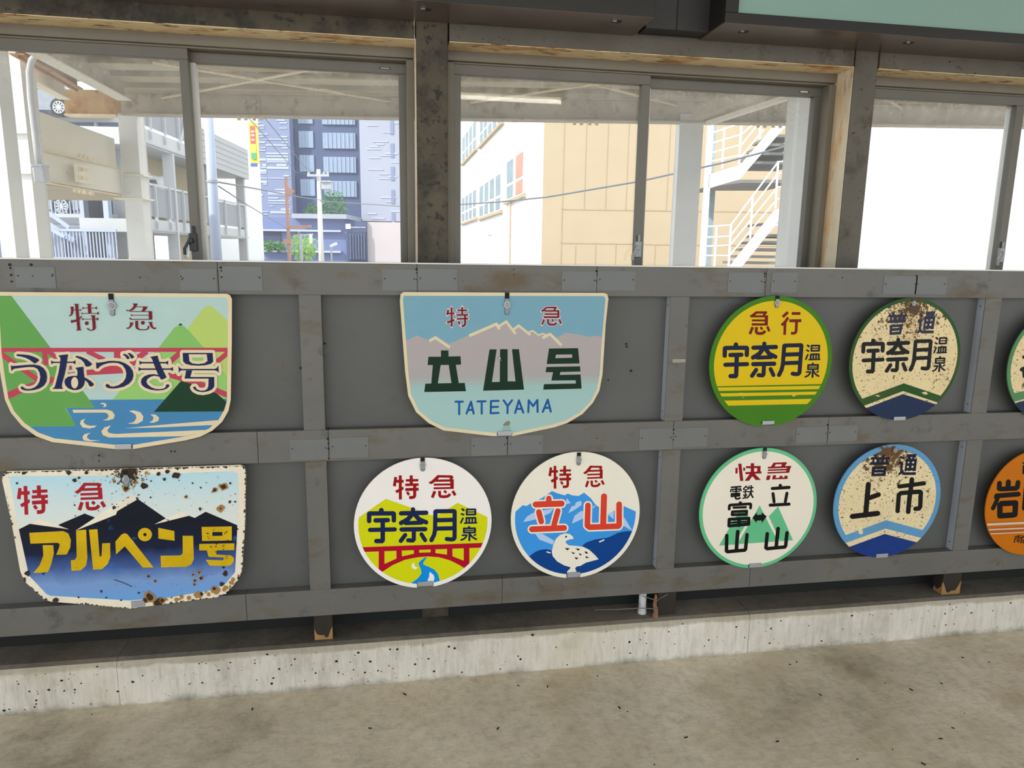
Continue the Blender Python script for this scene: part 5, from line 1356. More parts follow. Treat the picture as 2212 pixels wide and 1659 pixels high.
for k in range(len(ds) - 1):
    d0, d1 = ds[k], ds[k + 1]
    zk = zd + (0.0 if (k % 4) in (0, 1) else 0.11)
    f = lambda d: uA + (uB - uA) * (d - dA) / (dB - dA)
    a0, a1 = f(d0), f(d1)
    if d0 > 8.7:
        m.hexa([grid(uA - 2.6, d1, zk + .13), grid(a1, d1, zk + .13), grid(a0, d0, zk + .13), grid(uA - 2.6, d0, zk + .13), grid(uA - 2.6, d1, zd + .4), grid(a1, d1, zd + .4), grid(a0, d0, zd + .4), grid(uA - 2.6, d0, zd + .4)], M_deck if zk == zd else M_deck_shade)
    m.hexa([grid(a1, d1, zk), grid(ur_, d1, zk), grid(ur_, d0, zk), grid(a0, d0, zk), grid(a1, d1, zk + .12), grid(ur_, d1, zk + .12), grid(ur_, d0, zk + .12), grid(a0, d0, zk + .12)], M_deck if zk == zd else M_deck_shade)
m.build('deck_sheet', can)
zf = zd - 0.19
P1, P2 = atz(269, 216, zf), atz(58, 104, zf)
m = MB()
dv = (P2 - P1)
m.beam(P1 + Vector((0, 0, .13)), P2 + Vector((0, 0, .13)), 0.02, 0.26, M_gird)
m.beam(P1, P2, 0.17, 0.016, M_crm)
m.build('side_beam', can)
m = MB(); Q1, Q2 = atz(166, 192, zf + 0.05), atz(36, 116, zf + 0.05)
m.beam(Q1 + Vector((0, 0, .07)), Q2 + Vector((0, 0, .07)), 0.02, 0.2, M_brn); m.beam(Q1, Q2, 0.14, 0.016, M_org); m.build('side_beam', can, label='rust orange beam')
m = MB(); Q1, Q2 = atz(140, 214, zf - 0.02), atz(36, 160, zf - 0.02)
m.beam(Q1 + Vector((0, 0, .1)), Q2 + Vector((0, 0, .1)), 0.02, 0.22, M_crm); m.beam(Q1, Q2, 0.14, 0.016, M_crm); m.build('side_beam', can)
m = MB()
pbox(m, 138, 262, 194, 246, DG + 0.06, 0.02, M_org); pbox(m, 138, 250, 246, 250, DG + 0.0, 0.16, M_rod)
pbox(m, 256, 266, 190, 248, DG + 0.02, 0.1, M_org)
m.build('stub_girder', can, label='rust orange girder stub')
def rod(pts, turn=None):
    m = MB()
    w = [atz(x, y, zd - 0.06) for x, y in pts]
    m.tube(w, 0.016, M_rod, 8)
    if turn:
        a, b = [atz(x, y, zd - 0.06) for x, y in turn]
        n = (b - a).normalized().cross(Vector((0, 0, 1)))
        for s_ in (-1, 1):
            m.tube([a, a + n * .035 * s_ + (b - a) * .12, b + n * .035 * s_ - (b - a) * .12, b], 0.013, M_rod, 6)
    m.build('brace_rod', can)
rod([(330, 135), (865, 223)], [(692, 193), (744, 203)])
rod([(300, 222), (790, 128)])
rod([(1215, 165), (1500, 238)])
rod([(990, 226), (1330, 175)])
rod([(1925, 220), (1970, 250), (2030, 240)])
rod([(1985, 262), (2100, 215)])
# sloping gutter beam at the right and the columns carrying the deck
m = MB()
a, b = pd(1505, 258, DG - 0.3), atz(1672, 200, zz(1505, 258, DG - 0.3))
m.beam(a + Vector((0, 0, .06)), b + Vector((0, 0, .06)), 0.16, 0.13, M_gird)
a2, b2 = a + Vector((.12, -0.1, -.06)), b + Vector((.12, -.1, -.06))
m.beam(a2, b2, 0.07, 0.05, M_crm)
m.build('gutter_beam', can)
COLS = [('steel_column', 'white steel column with a rust stain, second from the left edge outside', 22, 60, 300, 90, 8.0, 0.24),
        ('steel_column', 'cream white steel column cut by the left edge outside', -24, 8, 300, 90, 7.2, 0.2),
        ('steel_column', 'white steel column with a rust stained top beneath the orange girder', 266, 305, 400, 246, DG + 0.02, 0.22),
        ('steel_column', 'white steel column beneath the sloping gutter, seen in the middle window', 1462, 1512, 400, 246, DG - 0.02, 0.24),
        ('steel_column', 'broad white steel column in front of the outdoor staircase', 1706, 1762, 400, 120, 7.4, 0.24)]
for nm, lb, x0, x1, yr, yt, d, th in COLS:
    g = thing(nm, lb, 'column', tuple(grid(uu((x0 + x1) / 2, d, yr), d, GZ)))
    u0, u1 = uu(x0, d, yr), uu(x1, d, yr)
    z1 = zz((x0 + x1) / 2, yt, d)
    m = MB()
    m.gbox(u0, u1, d, d + 0.014, GZ, z1, M_wht); m.gbox(u0, u1, d + th - .014, d + th, GZ, z1, M_wht)
    m.build('flange', g)
    m = MB(); m.gbox(u0 + 0.004, u1 - 0.004, d + 0.013, d + th - .013, GZ, z1, M_wht); m.build('shaft', g)
    if x0 == 22:
        m = MB(); m.gbox(u0 - .02, u1 + .03, d - .05, d + th, zz(41, 285, d) - .02, zz(41, 285, d), M_crm); m.gbox(u0 - .02, u1 + .03, d - .05, d + th, zz(41, 372, d) - .02, zz(41, 372, d), M_crm); m.build('stiffener_plate', g)
    if x0 == 266:
        m = MB(); m.gbox(u0 - .12, u1 + .06, d - .04, d + th, zz(285, 377, d) - .02, zz(285, 377, d), M_crm); m.gbox(u0 - .12, u1 + .06, d - .04, d + th, zz(285, 428, d) - .02, zz(285, 428, d), M_crm); m.build('stiffener_plate', g)

# parapet panel and lower girder between the two left columns
DA_, DBx = 8.3, 10.1
g = thing('parapet_panel', 'cream parapet panel sloping away between two white columns outside the left window', 'panel', tuple(pd(160, 300, 9.2)))
m = MB()
gw(m, 50, DA_, 255, DBx - .1, zz(54, 312, DA_), zz(54, 222, DA_), zz(255, 362, DBx - .1), zz(255, 300, DBx - .1), 0.04, M_crm)
m.build('panel', g)
g = thing('bolted_girder', 'cream bolted girder below the parapet panel outside the left window', 'girder', tuple(pd(160, 380, 9.2)))
m = MB()
gw(m, 66, DA_ + .1, 264, DBx - .1, zz(66, 384, DA_), zz(66, 318, DA_), zz(264, 420, DBx - .1), zz(264, 366, DBx - .1), 0.03, M_crm)
m.build('web', g)
m = MB()
for yy0, yy1 in ((316, 369), (386, 426)):
    gw(m, 60, DA_ - .02, 262, DBx - .16, zz(66, yy0 + 2, DA_), zz(66, yy0, DA_), zz(262, yy1 - 3, DBx - .1), zz(262, yy1 - 4, DBx - .1), 0.10, M_rod)
m.build('flange', g)
m = MB()
gw(m, 171, 9.0, 204, 9.28, zz(171, 393, 9.0), zz(171, 354, 9.0), zz(204, 399, 9.28), zz(204, 360, 9.28), 0.05, M_crm)
m.build('splice_plate', g)
for (x, y) in ((177, 366), (188, 368), (177, 384), (188, 386), (172, 336), (181, 338), (190, 341), (199, 344), (166, 412), (176, 414), (186, 416), (200, 418)):
    p = pd(x, y, 9.05)
    m = MB(); m.tube([p, p - FW * .05], 0.024, M_rod, 8); m.build('bolt', g)

g = thing('floor_deck', 'grey beige underside of a floor deck behind the bolted girder', 'deck', tuple(pd(170, 420, 10.6)))
zq = zz(160, 408, 9.2)
m = MB()
uq = [(uu(66, 8.5), 8.5), (uu(262, 10.0), 10.0), (uu(264, 11.3), 11.3), (uu(40, 11.3), 11.3)]
m.hexa([grid(u, d, zq) for u, d in uq] + [grid(u, d, zq + .1) for u, d in uq], M_deck)
m.build('slab', g)

# downpipe that bends over at the top
M_pipe = pm('grey_white_pipe', (196, 196, 198), 0.5, 0, 0.1, 6)
g = thing('downpipe', 'grey white downpipe with a bent top and a square shoe, left window', 'pipe', tuple(pd(88, 395, 7.6)))
m = MB()
m.tube([pd(x, y, 7.6) for x, y in ((120, 108), (98, 109), (80, 116), (68, 131), (63, 155), (66, 210), (72, 260), (78, 310), (84, 358))], 0.030, M_pipe, 12)
m.build('pipe', g, smooth=True)
m = MB()
p = pd(87, 372, 7.6)
m.beam(pd(86, 356, 7.6), pd(92, 394, 7.6), 0.11, 0.10, M_pipe); m.beam(pd(86, 356, 7.6), pd(86.6, 361, 7.6), 0.13, 0.12, M_pipe)
m.build('shoe', g)

# ------------------------------------------------------------------ parking garage
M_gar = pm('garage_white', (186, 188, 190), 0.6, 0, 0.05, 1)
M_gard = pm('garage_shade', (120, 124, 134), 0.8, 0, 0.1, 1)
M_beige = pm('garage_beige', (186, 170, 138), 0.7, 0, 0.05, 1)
M_mesh = pm('rail_mesh_grey', (142, 146, 152), 0.6, 0, 0.05, 2)
M_polep_g = pm('garage_post_blue', (176, 184, 200), 0.6, 0, 0.05, 1)
M_sid = pm('siding_grey', (164, 166, 170), 0.5, 0, 0.04, 1)
gar = thing('parking_garage', 'white multi storey parking garage with railings receding outside the left window', 'building', gbase(430, 16))
GA_, GB_ = 13.0, 19.0
def gp(px):
    """garage depth for a photo column on its front"""
    ua, ub = uu(310, GA_), uu(530, GB_)
    t = (px - 1106) / F
    return GA_ + (GB_ - GA_) * max(-.6, min(1.2, (ua - t * GA_) / (t * (GB_ - GA_) - (ub - ua))))
ZS2 = (zz(310, 316, GA_), zz(310, 280, GA_))
ZS1 = (zz(322, 502, GA_), zz(322, 474, GA_))
def gbar(m, a, b, z0, z1, th, mat_, off=0.0):
    ua, da, ub, db = uu(a, gp(a)), gp(a), uu(b, gp(b)), gp(b)
    L = hypot(ub - ua, db - da)
    nx, nd = -(db - da) / L, (ub - ua) / L          # into the garage, to the left
    P4 = [(ua + nx * off, da + nd * off), (ub + nx * off, db + nd * off), (ub + nx * (off + th), db + nd * (off + th)), (ua + nx * (off + th), da + nd * (off + th))]
    m.hexa([grid(u, d, z0) for u, d in P4] + [grid(u, d, z1) for u, d in P4], mat_)
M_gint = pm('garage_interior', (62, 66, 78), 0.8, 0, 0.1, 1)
for z0, z1, nm in ((ZS2[0], ZS2[1], 'upper_slab'), (ZS1[0], ZS1[1], 'lower_slab')):
    m = MB(); gbar(m, 318, 530, z0, z1, 1.2, M_gar)
    gbar(m, 318, 530, z0 + .03, z0 + .05, .02, M_sid, -.03)
    m.build(nm, gar)
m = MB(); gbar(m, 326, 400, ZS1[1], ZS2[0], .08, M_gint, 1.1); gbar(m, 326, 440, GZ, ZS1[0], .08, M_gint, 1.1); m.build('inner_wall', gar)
m = MB(); gbar(m, 400, 523, ZS1[1], ZS2[0], .06, M_beige, 0.7); gbar(m, 440, 523, GZ, ZS1[0], .06, M_beige, 0.7); m.build('beige_wall', gar)
for a, w, off in ((374, 3, -.03), (360, 10, .8), (446, 3, -.03), (524, 3, -.03)):
    m = MB(); gbar(m, a, a + w, GZ, ZS2[0], 0.2, M_polep_g if off > 1 else M_gar, off); m.build('post', gar)
for zb0, h, b in ((ZS2[1], 0.55, 430), (ZS1[1], 0.62, 530)):
    m = MB()
    gbar(m, 318, b, zb0 + h - .04, zb0 + h, .04, M_gar, -.02)
    gbar(m, 318, b, zb0 + .05, zb0 + h - .06, .012, M_mesh, 0)
    for a in range(330, b, 30):
        gbar(m, a, a + 1.2, zb0 - .16, zb0 + h, .05, M_gar, -.05)
    m.build('railing', gar)
m = MB()
d0 = gp(428)
zt_ = zz(430, 274, d0)
zl_ = zz(430, 352, d0)
gbar(m, 424, 530, zl_, zt_, 0.12, M_sid, -.1)
for k in range(1, 6):
    z = zl_ + (zt_ - zl_) * k / 6
    gbar(m, 424, 530, z - .006, z + .006, 0.02, M_mesh, -.106)
m.build('siding_panel', gar)
m = MB()
for a, b in (((416, 405), (398, 468)), ((436, 400), (448, 470)), ((398, 262), (380, 335)), ((412, 500), (402, 556)), ((436, 500), (448, 560))):
    m.beam(pd(*a, gp(a[0]) + .2), pd(*b, gp(b[0]) + .2), 0.07, 0.07, M_gar)
m.build('brace', gar)

m = MB(); pbox(m, -120, 312, 215, 620, 30.0, .3, pm('garage_rear_shade', (112, 120, 138), .8, 0, .08, .6), 420); pbox(m, -120, 312, 252, 262, 29.8, .2, M_gar, 260); pbox(m, -120, 312, 478, 492, 24.2, 5.5, M_gard, 480)  # added backdrop, its dark tone paints the shade behind the cars
for x in (60, 120, 216, 280):
    pbox(m, x, x + 5, 262, 620, 29.8, .15, M_gar, 420)
m.build('rear_shade_wall', gar)
# parked cars
M_tyre = pm('tyre', (34, 34, 36), 0.8); M_rim = pm('alloy_rim', (196, 200, 206), 0.3, 0.5); M_carw = pm('car_white', (222, 224, 226), 0.25); M_carg = pm('car_silver', (140, 145, 154), 0.25, 0.3); M_cwin = pm('car_window', (52, 60, 70), 0.1); M_lamp = pm('tail_lamp', (150, 40, 36), 0.3)
def wheel(m_, c, r, parent):
    m = MB()
    n = FW
    m.tube([c - n * .09, c - n * .1, c + n * .1], [r * .93, r, r], M_tyre, 24)
    w = m.build('wheel', parent)
    m = MB()
    m.tube([c - n * .105, c - n * .10], r * .68, M_shade, 24)
    for k in range(10):
        a = 2 * pi * k / 10
        m.beam(c - n * .115 + (RT * cos(a) + Vector((0, 0, 1)) * sin(a)) * r * .1, c - n * .115 + (RT * cos(a) + Vector((0, 0, 1)) * sin(a)) * r * .66, 0.035, 0.02, M_rim, up=n)
    m.tube([c - n * .12, c - n * .1], r * .16, M_rim, 12)
    ring = [c - n * .112 + (RT * cos(2 * pi * k / 20) + Vector((0, 0, 1)) * sin(2 * pi * k / 20)) * r * .68 for k in range(21)]
    m.tube(ring, 0.02, M_rim, 6)
    m.build('rim', w)
def car(label, px, py, d, r, x0, x1, body, ztop):
    c = pd(px, py, d)
    u0, u1 = uu(x0, d, py), uu(x1, d, py)
    g = thing('car', label, 'car', tuple(Vector((c.x, c.y, c.z - r))))
    zg = c.z - r
    uc = c.dot(RT) - CAM.dot(RT)
    prof = [(u0, zg + .25), (u1, zg + .25), (u1, zg + .62), (u1 - .12, zg + .82), (u1 - .75, zg + .92), (u1 - 1.25, zg + ztop), (u0 + .5, zg + ztop), (u0, zg + .95)]
    m = MB(); m.slab([grid(u, d + .02, z) for u, z in prof], FW * 1.6, body)
    m.build('body', g, bevel=0.03)
    m = MB(); m.slab([grid(u, d + .01, z) for u, z in ((u1 - .82, zg + .94), (u1 - 1.28, zg + ztop - .06), (u0 + .5, zg + ztop - .06), (u0 + .2, zg + .96))], FW * .01, M_cwin); m.build('side_window', g)
    m = MB(); m.slab([grid(uc + (r * 1.16) * cos(a), d + .005, c.z + (r * 1.16) * sin(a)) for a in [pi * k / 12 for k in range(13)]] , FW * .02, M_shade); m.build('wheel_arch', g)
    wheel(None, grid(uc, d + .08, c.z), r, g)
    uo = uc - 2.5 if (uc - u0) > 2 else uc + 2.5
    wheel(None, grid(uo, d + .08, c.z), r, g)
    return g
dl = 14.5
rl = 0.215 * dl / 10
car('white car with alloy wheel parked behind the railing, left window', 134, 446, 25.0, 0.33, -70, 166, M_carg, 1.45)
car('silver car parked on the upper deck, only its wheel and sill showing', 128, 232, 28.0, 0.31, -60, 190, M_carg, 1.4)
g = thing('van', 'white van with a dark side window parked behind the lower garage railing', 'van', tuple(pd(330, 440, 14.0)))
m = MB()
u0, u1 = uu(300, 14.0), uu(346, 14.0)
z0 = zz(330, 452, 14.0); z1 = zz(330, 376, 14.0)
m.slab([grid(u0, 14.0, z0), grid(u1, 14.0, z0), grid(u1 + .02, 14.0, z0 + (z1 - z0) * .5), grid(u1 - .10, 14.0, z1 - .18), grid(u1 - .2, 14.0, z1), grid(u0, 14.0, z1)], FW * .5, M_carw); m.build('body', g, bevel=0.03)
m = MB(); m.slab([grid(uu(324, 13.98), 13.98, zz(330, 404, 13.98)), grid(uu(341, 13.98), 13.98, zz(330, 404, 13.98)), grid(uu(337, 13.98), 13.98, zz(330, 388, 13.98)), grid(uu(324, 13.98), 13.98, zz(330, 388, 13.98))], FW * .015, M_cwin); m.build('side_window', g)
m = MB(); m.gbox(uu(330, 13.97), uu(338, 13.97), 13.97, 14.0, zz(330, 450, 13.97), zz(330, 440, 13.97), M_carg); m.build('number_plate', g)

# white railings of the access stairs
M_rail_w = pm('railing_pale_blue', (168, 178, 202), 0.5, 0, 0.04)
g = thing('stair_railing', 'pale white barred railing of an access stair, lower left outside', 'railing', gbase(160, 12.5))
m = MB()
ds_ = 12.5
for (x0, x1, y0, y1) in ((84, 250, 494, 500), (84, 250, 556, 560)):
    pbox(m, x0, x1, y0, y1, ds_, .04, M_rail_w)
for x in range(88, 252, 7):
    pbox(m, x, x + 2.2, 497, 558, ds_ + .01, .02, M_rail_w, 520)
for x in (190, 232):
    pass
m.build('bars', g)
m = MB()
m.beam(pd(82, 470, ds_ + .3), pd(160, 520, ds_ + .3), .05, .09, M_rail_w); m.beam(pd(92, 450, ds_ + .35), pd(150, 492, ds_ + .35), .04, .06, M_rail_w)
m.beam(pd(84, 508, ds_ - .1), pd(104, 492, ds_ - .1), .04, .05, M_rail_w); m.beam(pd(104, 492, ds_ - .1), pd(140, 512, ds_ - .1), .04, .05, M_rail_w)
m.build('handrail', g)
for x in (176, 226):
    m = MB(); pbox(m, x, x + 11, 430, 575, ds_ + .4, .12, M_rail_w, 490); m.build('post', g)
g2 = thing('fence', 'barred white fence in front of the parked white car', 'fence', tuple(pd(160, 465, 13.4)))
m = MB()
for x in range(78, 250, 8):
    pbox(m, x, x + 2, 434, 470, 13.4, .02, M_rail_w, 450)
pbox(m, 76, 252, 462, 470, 13.38, .04, M_gar); m.build('bars', g2)
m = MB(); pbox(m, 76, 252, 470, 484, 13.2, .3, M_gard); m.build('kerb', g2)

# ------------------------------------------------------------------ pole, white building with the vertical sign
M_polep = pm('pale_blue_pole', (170, 180, 204), 0.5, 0, 0.05, 2)
g = thing('steel_pole', 'pale bluish steel pole standing before the garage', 'pole', gbase(459, 11.6))
m = MB()
q = pd(459, 400, 11.6)
m.tube([(q.x, q.y, GZ), (q.x, q.y, zz(459, 120, 11.6))], [0.092, 0.066], M_polep, 20); m.build('shaft', g, smooth=True)
m = MB(); m.tube([(q.x, q.y, zz(459, 392, 11.6) - .02), (q.x, q.y, zz(459, 392, 11.6) + .02)], 0.088, M_sid, 20); m.build('band', g)
M_wb = pm('white_wall', (238, 238, 236), 0.7, 0, 0.02, 1)
g = thing('white_building', 'plain white building bearing a yellow and red vertical sign', 'building', gbase(550, 34))
m = MB()
gw(m, 380, 33.0, 553, 34, GZ, zz(550, 120, 34), GZ, zz(550, 120, 34), 6, M_wb); m.build('wall', g)
sg = MB()
cols_ = [(264, 352, (236, 200, 60)), (272, 310, (226, 84, 60)), (312, 330, (240, 220, 80)), (330, 344, (70, 160, 110)), (353, 360, (54, 96, 170))]
for k, (y0, y1, c) in enumerate(cols_):
    a = 539 if k in (0, 4) else 541.5
    b = 554 if k in (0, 4) else 552
    pbox(sg, a, b, y0, y1, 32.4 - .02 * k, .3 if k == 0 else .02, pm('shop_sign_%d' % k, c, 0.5, 0, 0.03), 310)
for y in (282, 290, 300):
    pbox(sg, 543.5, 550, y, y + 4, 32.28, .02, M_wb, 310)
sg.build('vertical_sign', g, label='yellow vertical sign with red and green blocks')

# ------------------------------------------------------------------ the hotel far behind
M_h1 = pm('hotel_grey_blue', (118, 128, 160), 0.6, 0, 0.04, 0.3)
M_h1l = pm('hotel_stripe_light', (168, 176, 200), 0.6, 0, 0.03, 0.3)
M_h2 = pm('hotel_dark_blue', (62, 76, 112), 0.6, 0, 0.05, 0.3)
M_h2w = pm('hotel_window', (132, 150, 174), 0.25, 0, 0.06, 2)
M_h2d = pm('hotel_deep_blue', (46, 58, 92), 0.6, 0, 0.05, 0.3)
M_h3 = pm('hotel_grey', (152, 156, 172), 0.6, 0, 0.03, 0.3)
M_pod = pm('podium_blue', (100, 112, 156), 0.6, 0, 0.04, 0.3)
M_pinkw = pm('podium_pale', (182, 172, 174), 0.6, 0, 0.03, 0.3)
M_leaf = pm('foliage', (110, 160, 70), 0.8, 0, 0.35, 6); M_leafd = pm('foliage_dark', (70, 118, 62), 0.8, 0, 0.35, 6)
DH = 80.0
ht = thing('hotel', 'tall blue grey hotel with striped wings far behind the left window', 'building', gbase(700, DH))
rr = random.Random(4)
YH = 120
m = MB(); pbox(m, 545, 630, YH, 470, DH, 14, M_h1, 400)
for y in range(YH, 468, 6):
    for xa, xb in ((553, 577), (578, 625)):
        if rr.random() < .55:
            a = xa if rr.random() < .6 else rr.uniform(xa, xb - 8)
            pbox(m, a, xb if rr.random() < .7 else rr.uniform(a + 5, xb), y, y + rr.choice([2, 3, 5]), DH - .06, .05, M_h1l, 400)
m.build('left_wing', ht)
m = MB(); pbox(m, 625, 783, YH, 470, DH + 1.5, 14, M_h2, 400); m.build('tower', ht)
for k in range(-3, 5):
    y = 285 + 52 * k
    if y + 34 > 470 or y < YH: continue
    m = MB(); pbox(m, 700, 770, y + 2, y + 36, DH + 1.3, .15, M_h2w, 400)
    for j in range(1, 8):
        pbox(m, 700 + 9 * j, 701.2 + 9 * j, y + 2, y + 36, DH + 1.2, .1, M_h1l, 400)
    m.build('window', ht)
    m = MB(); pbox(m, 649, 680, y - 2, y + 34, DH + 1.35, .1, M_h2w, 400); pbox(m, 660, 661, y - 2, y + 34, DH + 1.2, .1, M_h1l, 400); m.build('window', ht)
    m = MB(); pbox(m, 626, 640, y - 8, y + 30, DH + 1.35, .1, M_h2d, 400); m.build('loggia', ht)
m = MB(); pbox(m, 779, 900, YH, 478, DH, 14, M_h3, 400)
for y in range(YH, 476, 5):
    if rr.random() < .6:
        a = rr.uniform(779, 850)
        pbox(m, a, a + rr.uniform(15, 45), y, y + rr.choice([2, 3]), DH - .06, .05, M_h1l, 400)
for y in range(210, 470, 50):
    pbox(m, 845, 852, y, y + 30, DH - .08, .06, M_h1, 400)
m.build('right_wing', ht)
m = MB(); pbox(m, 545, 748, 470, 600, DH - 6, 10, M_pod, 520); pbox(m, 748, 792, 478, 600, DH - 6.4, 10, M_h2, 520)
pbox(m, 630, 748, 462, 472, DH - 7, 9, M_h3, 466); pbox(m, 560, 736, 496, 500, DH - 6.6, 1, M_h1l, 500); pbox(m, 560, 736, 541, 545, DH - 6.6, 1, M_h1l, 545)
m.build('podium', ht)
m = MB(); pbox(m, 790, 900, 480, 600, DH - 6, 8, M_pinkw, 520); m.build('side_block', ht)
m = MB(); pbox(m, 566, 606, 499, 540, DH - 6.2, .3, M_h2d, 520); pbox(m, 752, 790, 500, 560, DH - 6.6, .3, M_h2d, 520)
for x in range(756, 790, 6):
    pbox(m, x, x + .8, 505, 560, DH - 6.75, .1, M_h1, 520)
m.build('entrance_glazing', ht)
m = MB()
p = pd(752, 489, DH - 6.5)
m.beam(p + Vector((0, 0, -.25)), p + Vector((0, 0, .25)), .5, .05, M_wb, up=FW)
m.build('sign_emblem', ht)
cu = bpy.data.curves.new('hotel_sign_text', 'FONT')
cu.body = 'DaiwaRoynet Hotel'
cu.size = 0.62
cu.extrude = 0.02
tx = bpy.data.objects.new('hotel_sign_text', cu)
SC.collection.objects.link(tx)
bpy.context.view_layer.update()
dg = bpy.context.evaluated_depsgraph_get()
me = bpy.data.meshes.new_from_object(tx.evaluated_get(dg))
bpy.data.objects.remove(tx)
wmax = max(v.co.x for v in me.vertices)
s_ = (uu(789, DH - 6.5, 489) - uu(757, DH - 6.5, 489)) / wmax
org = pd(757, 492, DH - 6.5)
mm_ = MB()
mm_.add([org + RT * (v.co.x * s_) + Vector((0, 0, v.co.y * s_)) - FW * v.co.z for v in me.vertices], [tuple(p.vertices) for p in me.polygons], M_wb)
mm_.build('sign_lettering', ht)
# greenery
def bush(name, label, px, py, d, rx, rz, n, mat_, seed, trunk=None, cat='bush'):
    rg = random.Random(seed)
    c = pd(px, py, d)
    g = thing(name, label, cat, (c.x, c.y, (c.z - rz) if not trunk else GZ))
    m = MB()
    for k in range(n):
        a, b, t = rg.uniform(0, 2 * pi), rg.uniform(-1, 1), rg.random() ** .4
        q = c + RT * (cos(a) * rx * t * (1 - b * b) ** .5) + FW * (sin(a) * rx * .6 * t) + Vector((0, 0, b * rz * t))
        s = rg.uniform(.09, .2) * rx * .8
        v1 = Vector((rg.uniform(-1, 1), rg.uniform(-1, 1), rg.uniform(-1, 1))).normalized()
        v2 = v1.orthogonal().normalized()
        m.add([q - v1 * s, q + v2 * s * .5, q + v1 * s, q - v2 * s * .5], [(0, 1, 2, 3)], mat_)
    m.build('foliage', g)
    if trunk:
        m = MB(); m.tube([(c.x, c.y, GZ), (c.x, c.y, c.z)], trunk, M_brn, 8); m.build('trunk', g)
bush('terrace_tree', 'green terrace tree on the hotel podium', 722, 450, DH - 4, 1.4, 1.9, 500, M_leafd, 1, None, 'tree')
bush('terrace_tree', 'low green shrub at the left of the hotel terrace', 680, 455, DH - 4, 1.1, 0.8, 300, M_leafd, 2, None, 'tree')
bush('terrace_tree', 'tall thin green tree beside the power pole on the terrace', 706, 432, DH - 4, 0.6, 2.2, 260, M_leafd, 3, None, 'tree')
bush('planter_shrub', 'green planting in front of the dark podium window', 588, 533, DH - 8, 1.6, 0.55, 300, M_leafd, 4)
bush('street_tree', 'bright green young street tree among the poles', 655, 535, 40.0, 0.85, 0.85, 420, pm('foliage_bright', (150, 200, 70), .8, 0, .35, 6), 5, .05, 'tree')

# poles and wires
M_conc = pm('pole_concrete', (212, 210, 204), 0.7, 0, 0.05, 2); M_orp = pm('orange_pole', (170, 126, 106), 0.6); M_wire = pm('wire_grey', (96, 104, 112), 0.6); M_gray = pm('fixture_grey', (168, 172, 178), 0.5)
g = thing('utility_pole', 'pale concrete utility pole with a transformer before the hotel', 'pole', gbase(689, 34))
m = MB(); q = pd(689, 400, 34); m.tube([(q.x, q.y, GZ), (q.x, q.y, zz(685, 366, 34))], [.15, .09], M_conc, 14); m.build('shaft', g, smooth=True)
m = MB(); m.beam(pd(664, 379, 33.8), pd(710, 379, 33.8), .1, .1, M_gray)
for x in (667, 700, 708): m.tube([pd(x, 378, 33.8), pd(x, 372, 33.8)], .06, M_gray, 8)
m.build('crossarm', g)
m = MB(); pbox(m, 694, 712, 392, 408, 33.7, .4, M_gray, 400); pbox(m, 692, 714, 390, 393, 33.6, .5, M_gray, 400); m.build('transformer', g)
g = thing('signal_pole', 'orange brown pole with a horizontal arm at the left of the utility pole', 'pole', gbase(622, 36))
m = MB(); q = pd(622, 480, 36); m.tube([(q.x, q.y, GZ), (q.x, q.y, zz(620, 384, 36))], .085, M_orp, 10); m.build('shaft', g)
m = MB(); m.beam(pd(622, 492, 36), pd(672, 489, 36), .09, .14, M_orp); m.beam(pd(622, 410, 36), pd(632, 418, 36), .1, .3, M_orp); m.beam(pd(614, 522, 36), pd(630, 522, 36), .3, .2, M_orp); m.build('arm', g)
g = thing('street_lamp', 'small white street lamp at the foot of the hotel podium', 'lamp', gbase(716, 42))
m = MB(); q = pd(716, 545, 42); m.tube([(q.x, q.y, GZ), (q.x, q.y, zz(716, 530, 42))], .05, M_gray, 8); m.build('post', g)
m = MB(); m.beam(pd(714, 532, 42), pd(727, 526, 42), .25, .14, M_wb); m.build('lamp_head', g)
g = thing('traffic_pole', 'grey pole with a white board right of the orange pole', 'pole', gbase(650, 38))
m = MB(); q = pd(650, 520, 38); m.tube([(q.x, q.y, GZ), (q.x, q.y, zz(650, 505, 38))], .08, M_gray, 8); m.beam(pd(636, 510, 38), pd(676, 506, 38), .08, .1, M_gray); m.build('shaft', g)
m = MB(); pbox(m, 668, 674, 506, 526, 37.9, .06, M_wb); m.build('board', g)
def wire(label, pts, r):
    P_ = [pd(x, y, d) for x, y, d in pts]
    out = []
    for i in range(len(P_) - 1):
        for k in range(8):
            t = k / 8
            out.append(P_[i].lerp(P_[i + 1], t))
    out.append(P_[-1])
    m = MB(); m.tube(out, r, M_wire, 6)
    tag(m.build('overhead_wire'), label, 'wire', 'wires across the street')
wire('thick dark cable running from the pale pole past the hotel', [(470, 393, 11.7), (560, 409, 16), (650, 426, 24), (700, 433, 33)], .016)
wire('sagging cable crossing the white and the tan building', [(690, 434, 34), (870, 446, 26), (990, 442, 20), (1080, 436, 17), (1180, 426, 15.5), (1380, 392, 14.5), (1560, 352, 13.5), (1760, 300, 12.5)], .017)
wire('thin lower cable from the pale pole down to the orange pole', [(472, 402, 11.8), (530, 440, 16), (580, 470, 24), (622, 495, 36)], .012)
wire('thin wire slanting down over the left hotel wing', [(500, 215, 14), (560, 280, 20), (640, 372, 34), (684, 378, 34)], .012)
wire('second thin wire slanting down over the hotel tower', [(560, 240, 16), (660, 362, 34), (684, 374, 34)], .012)
m = MB()

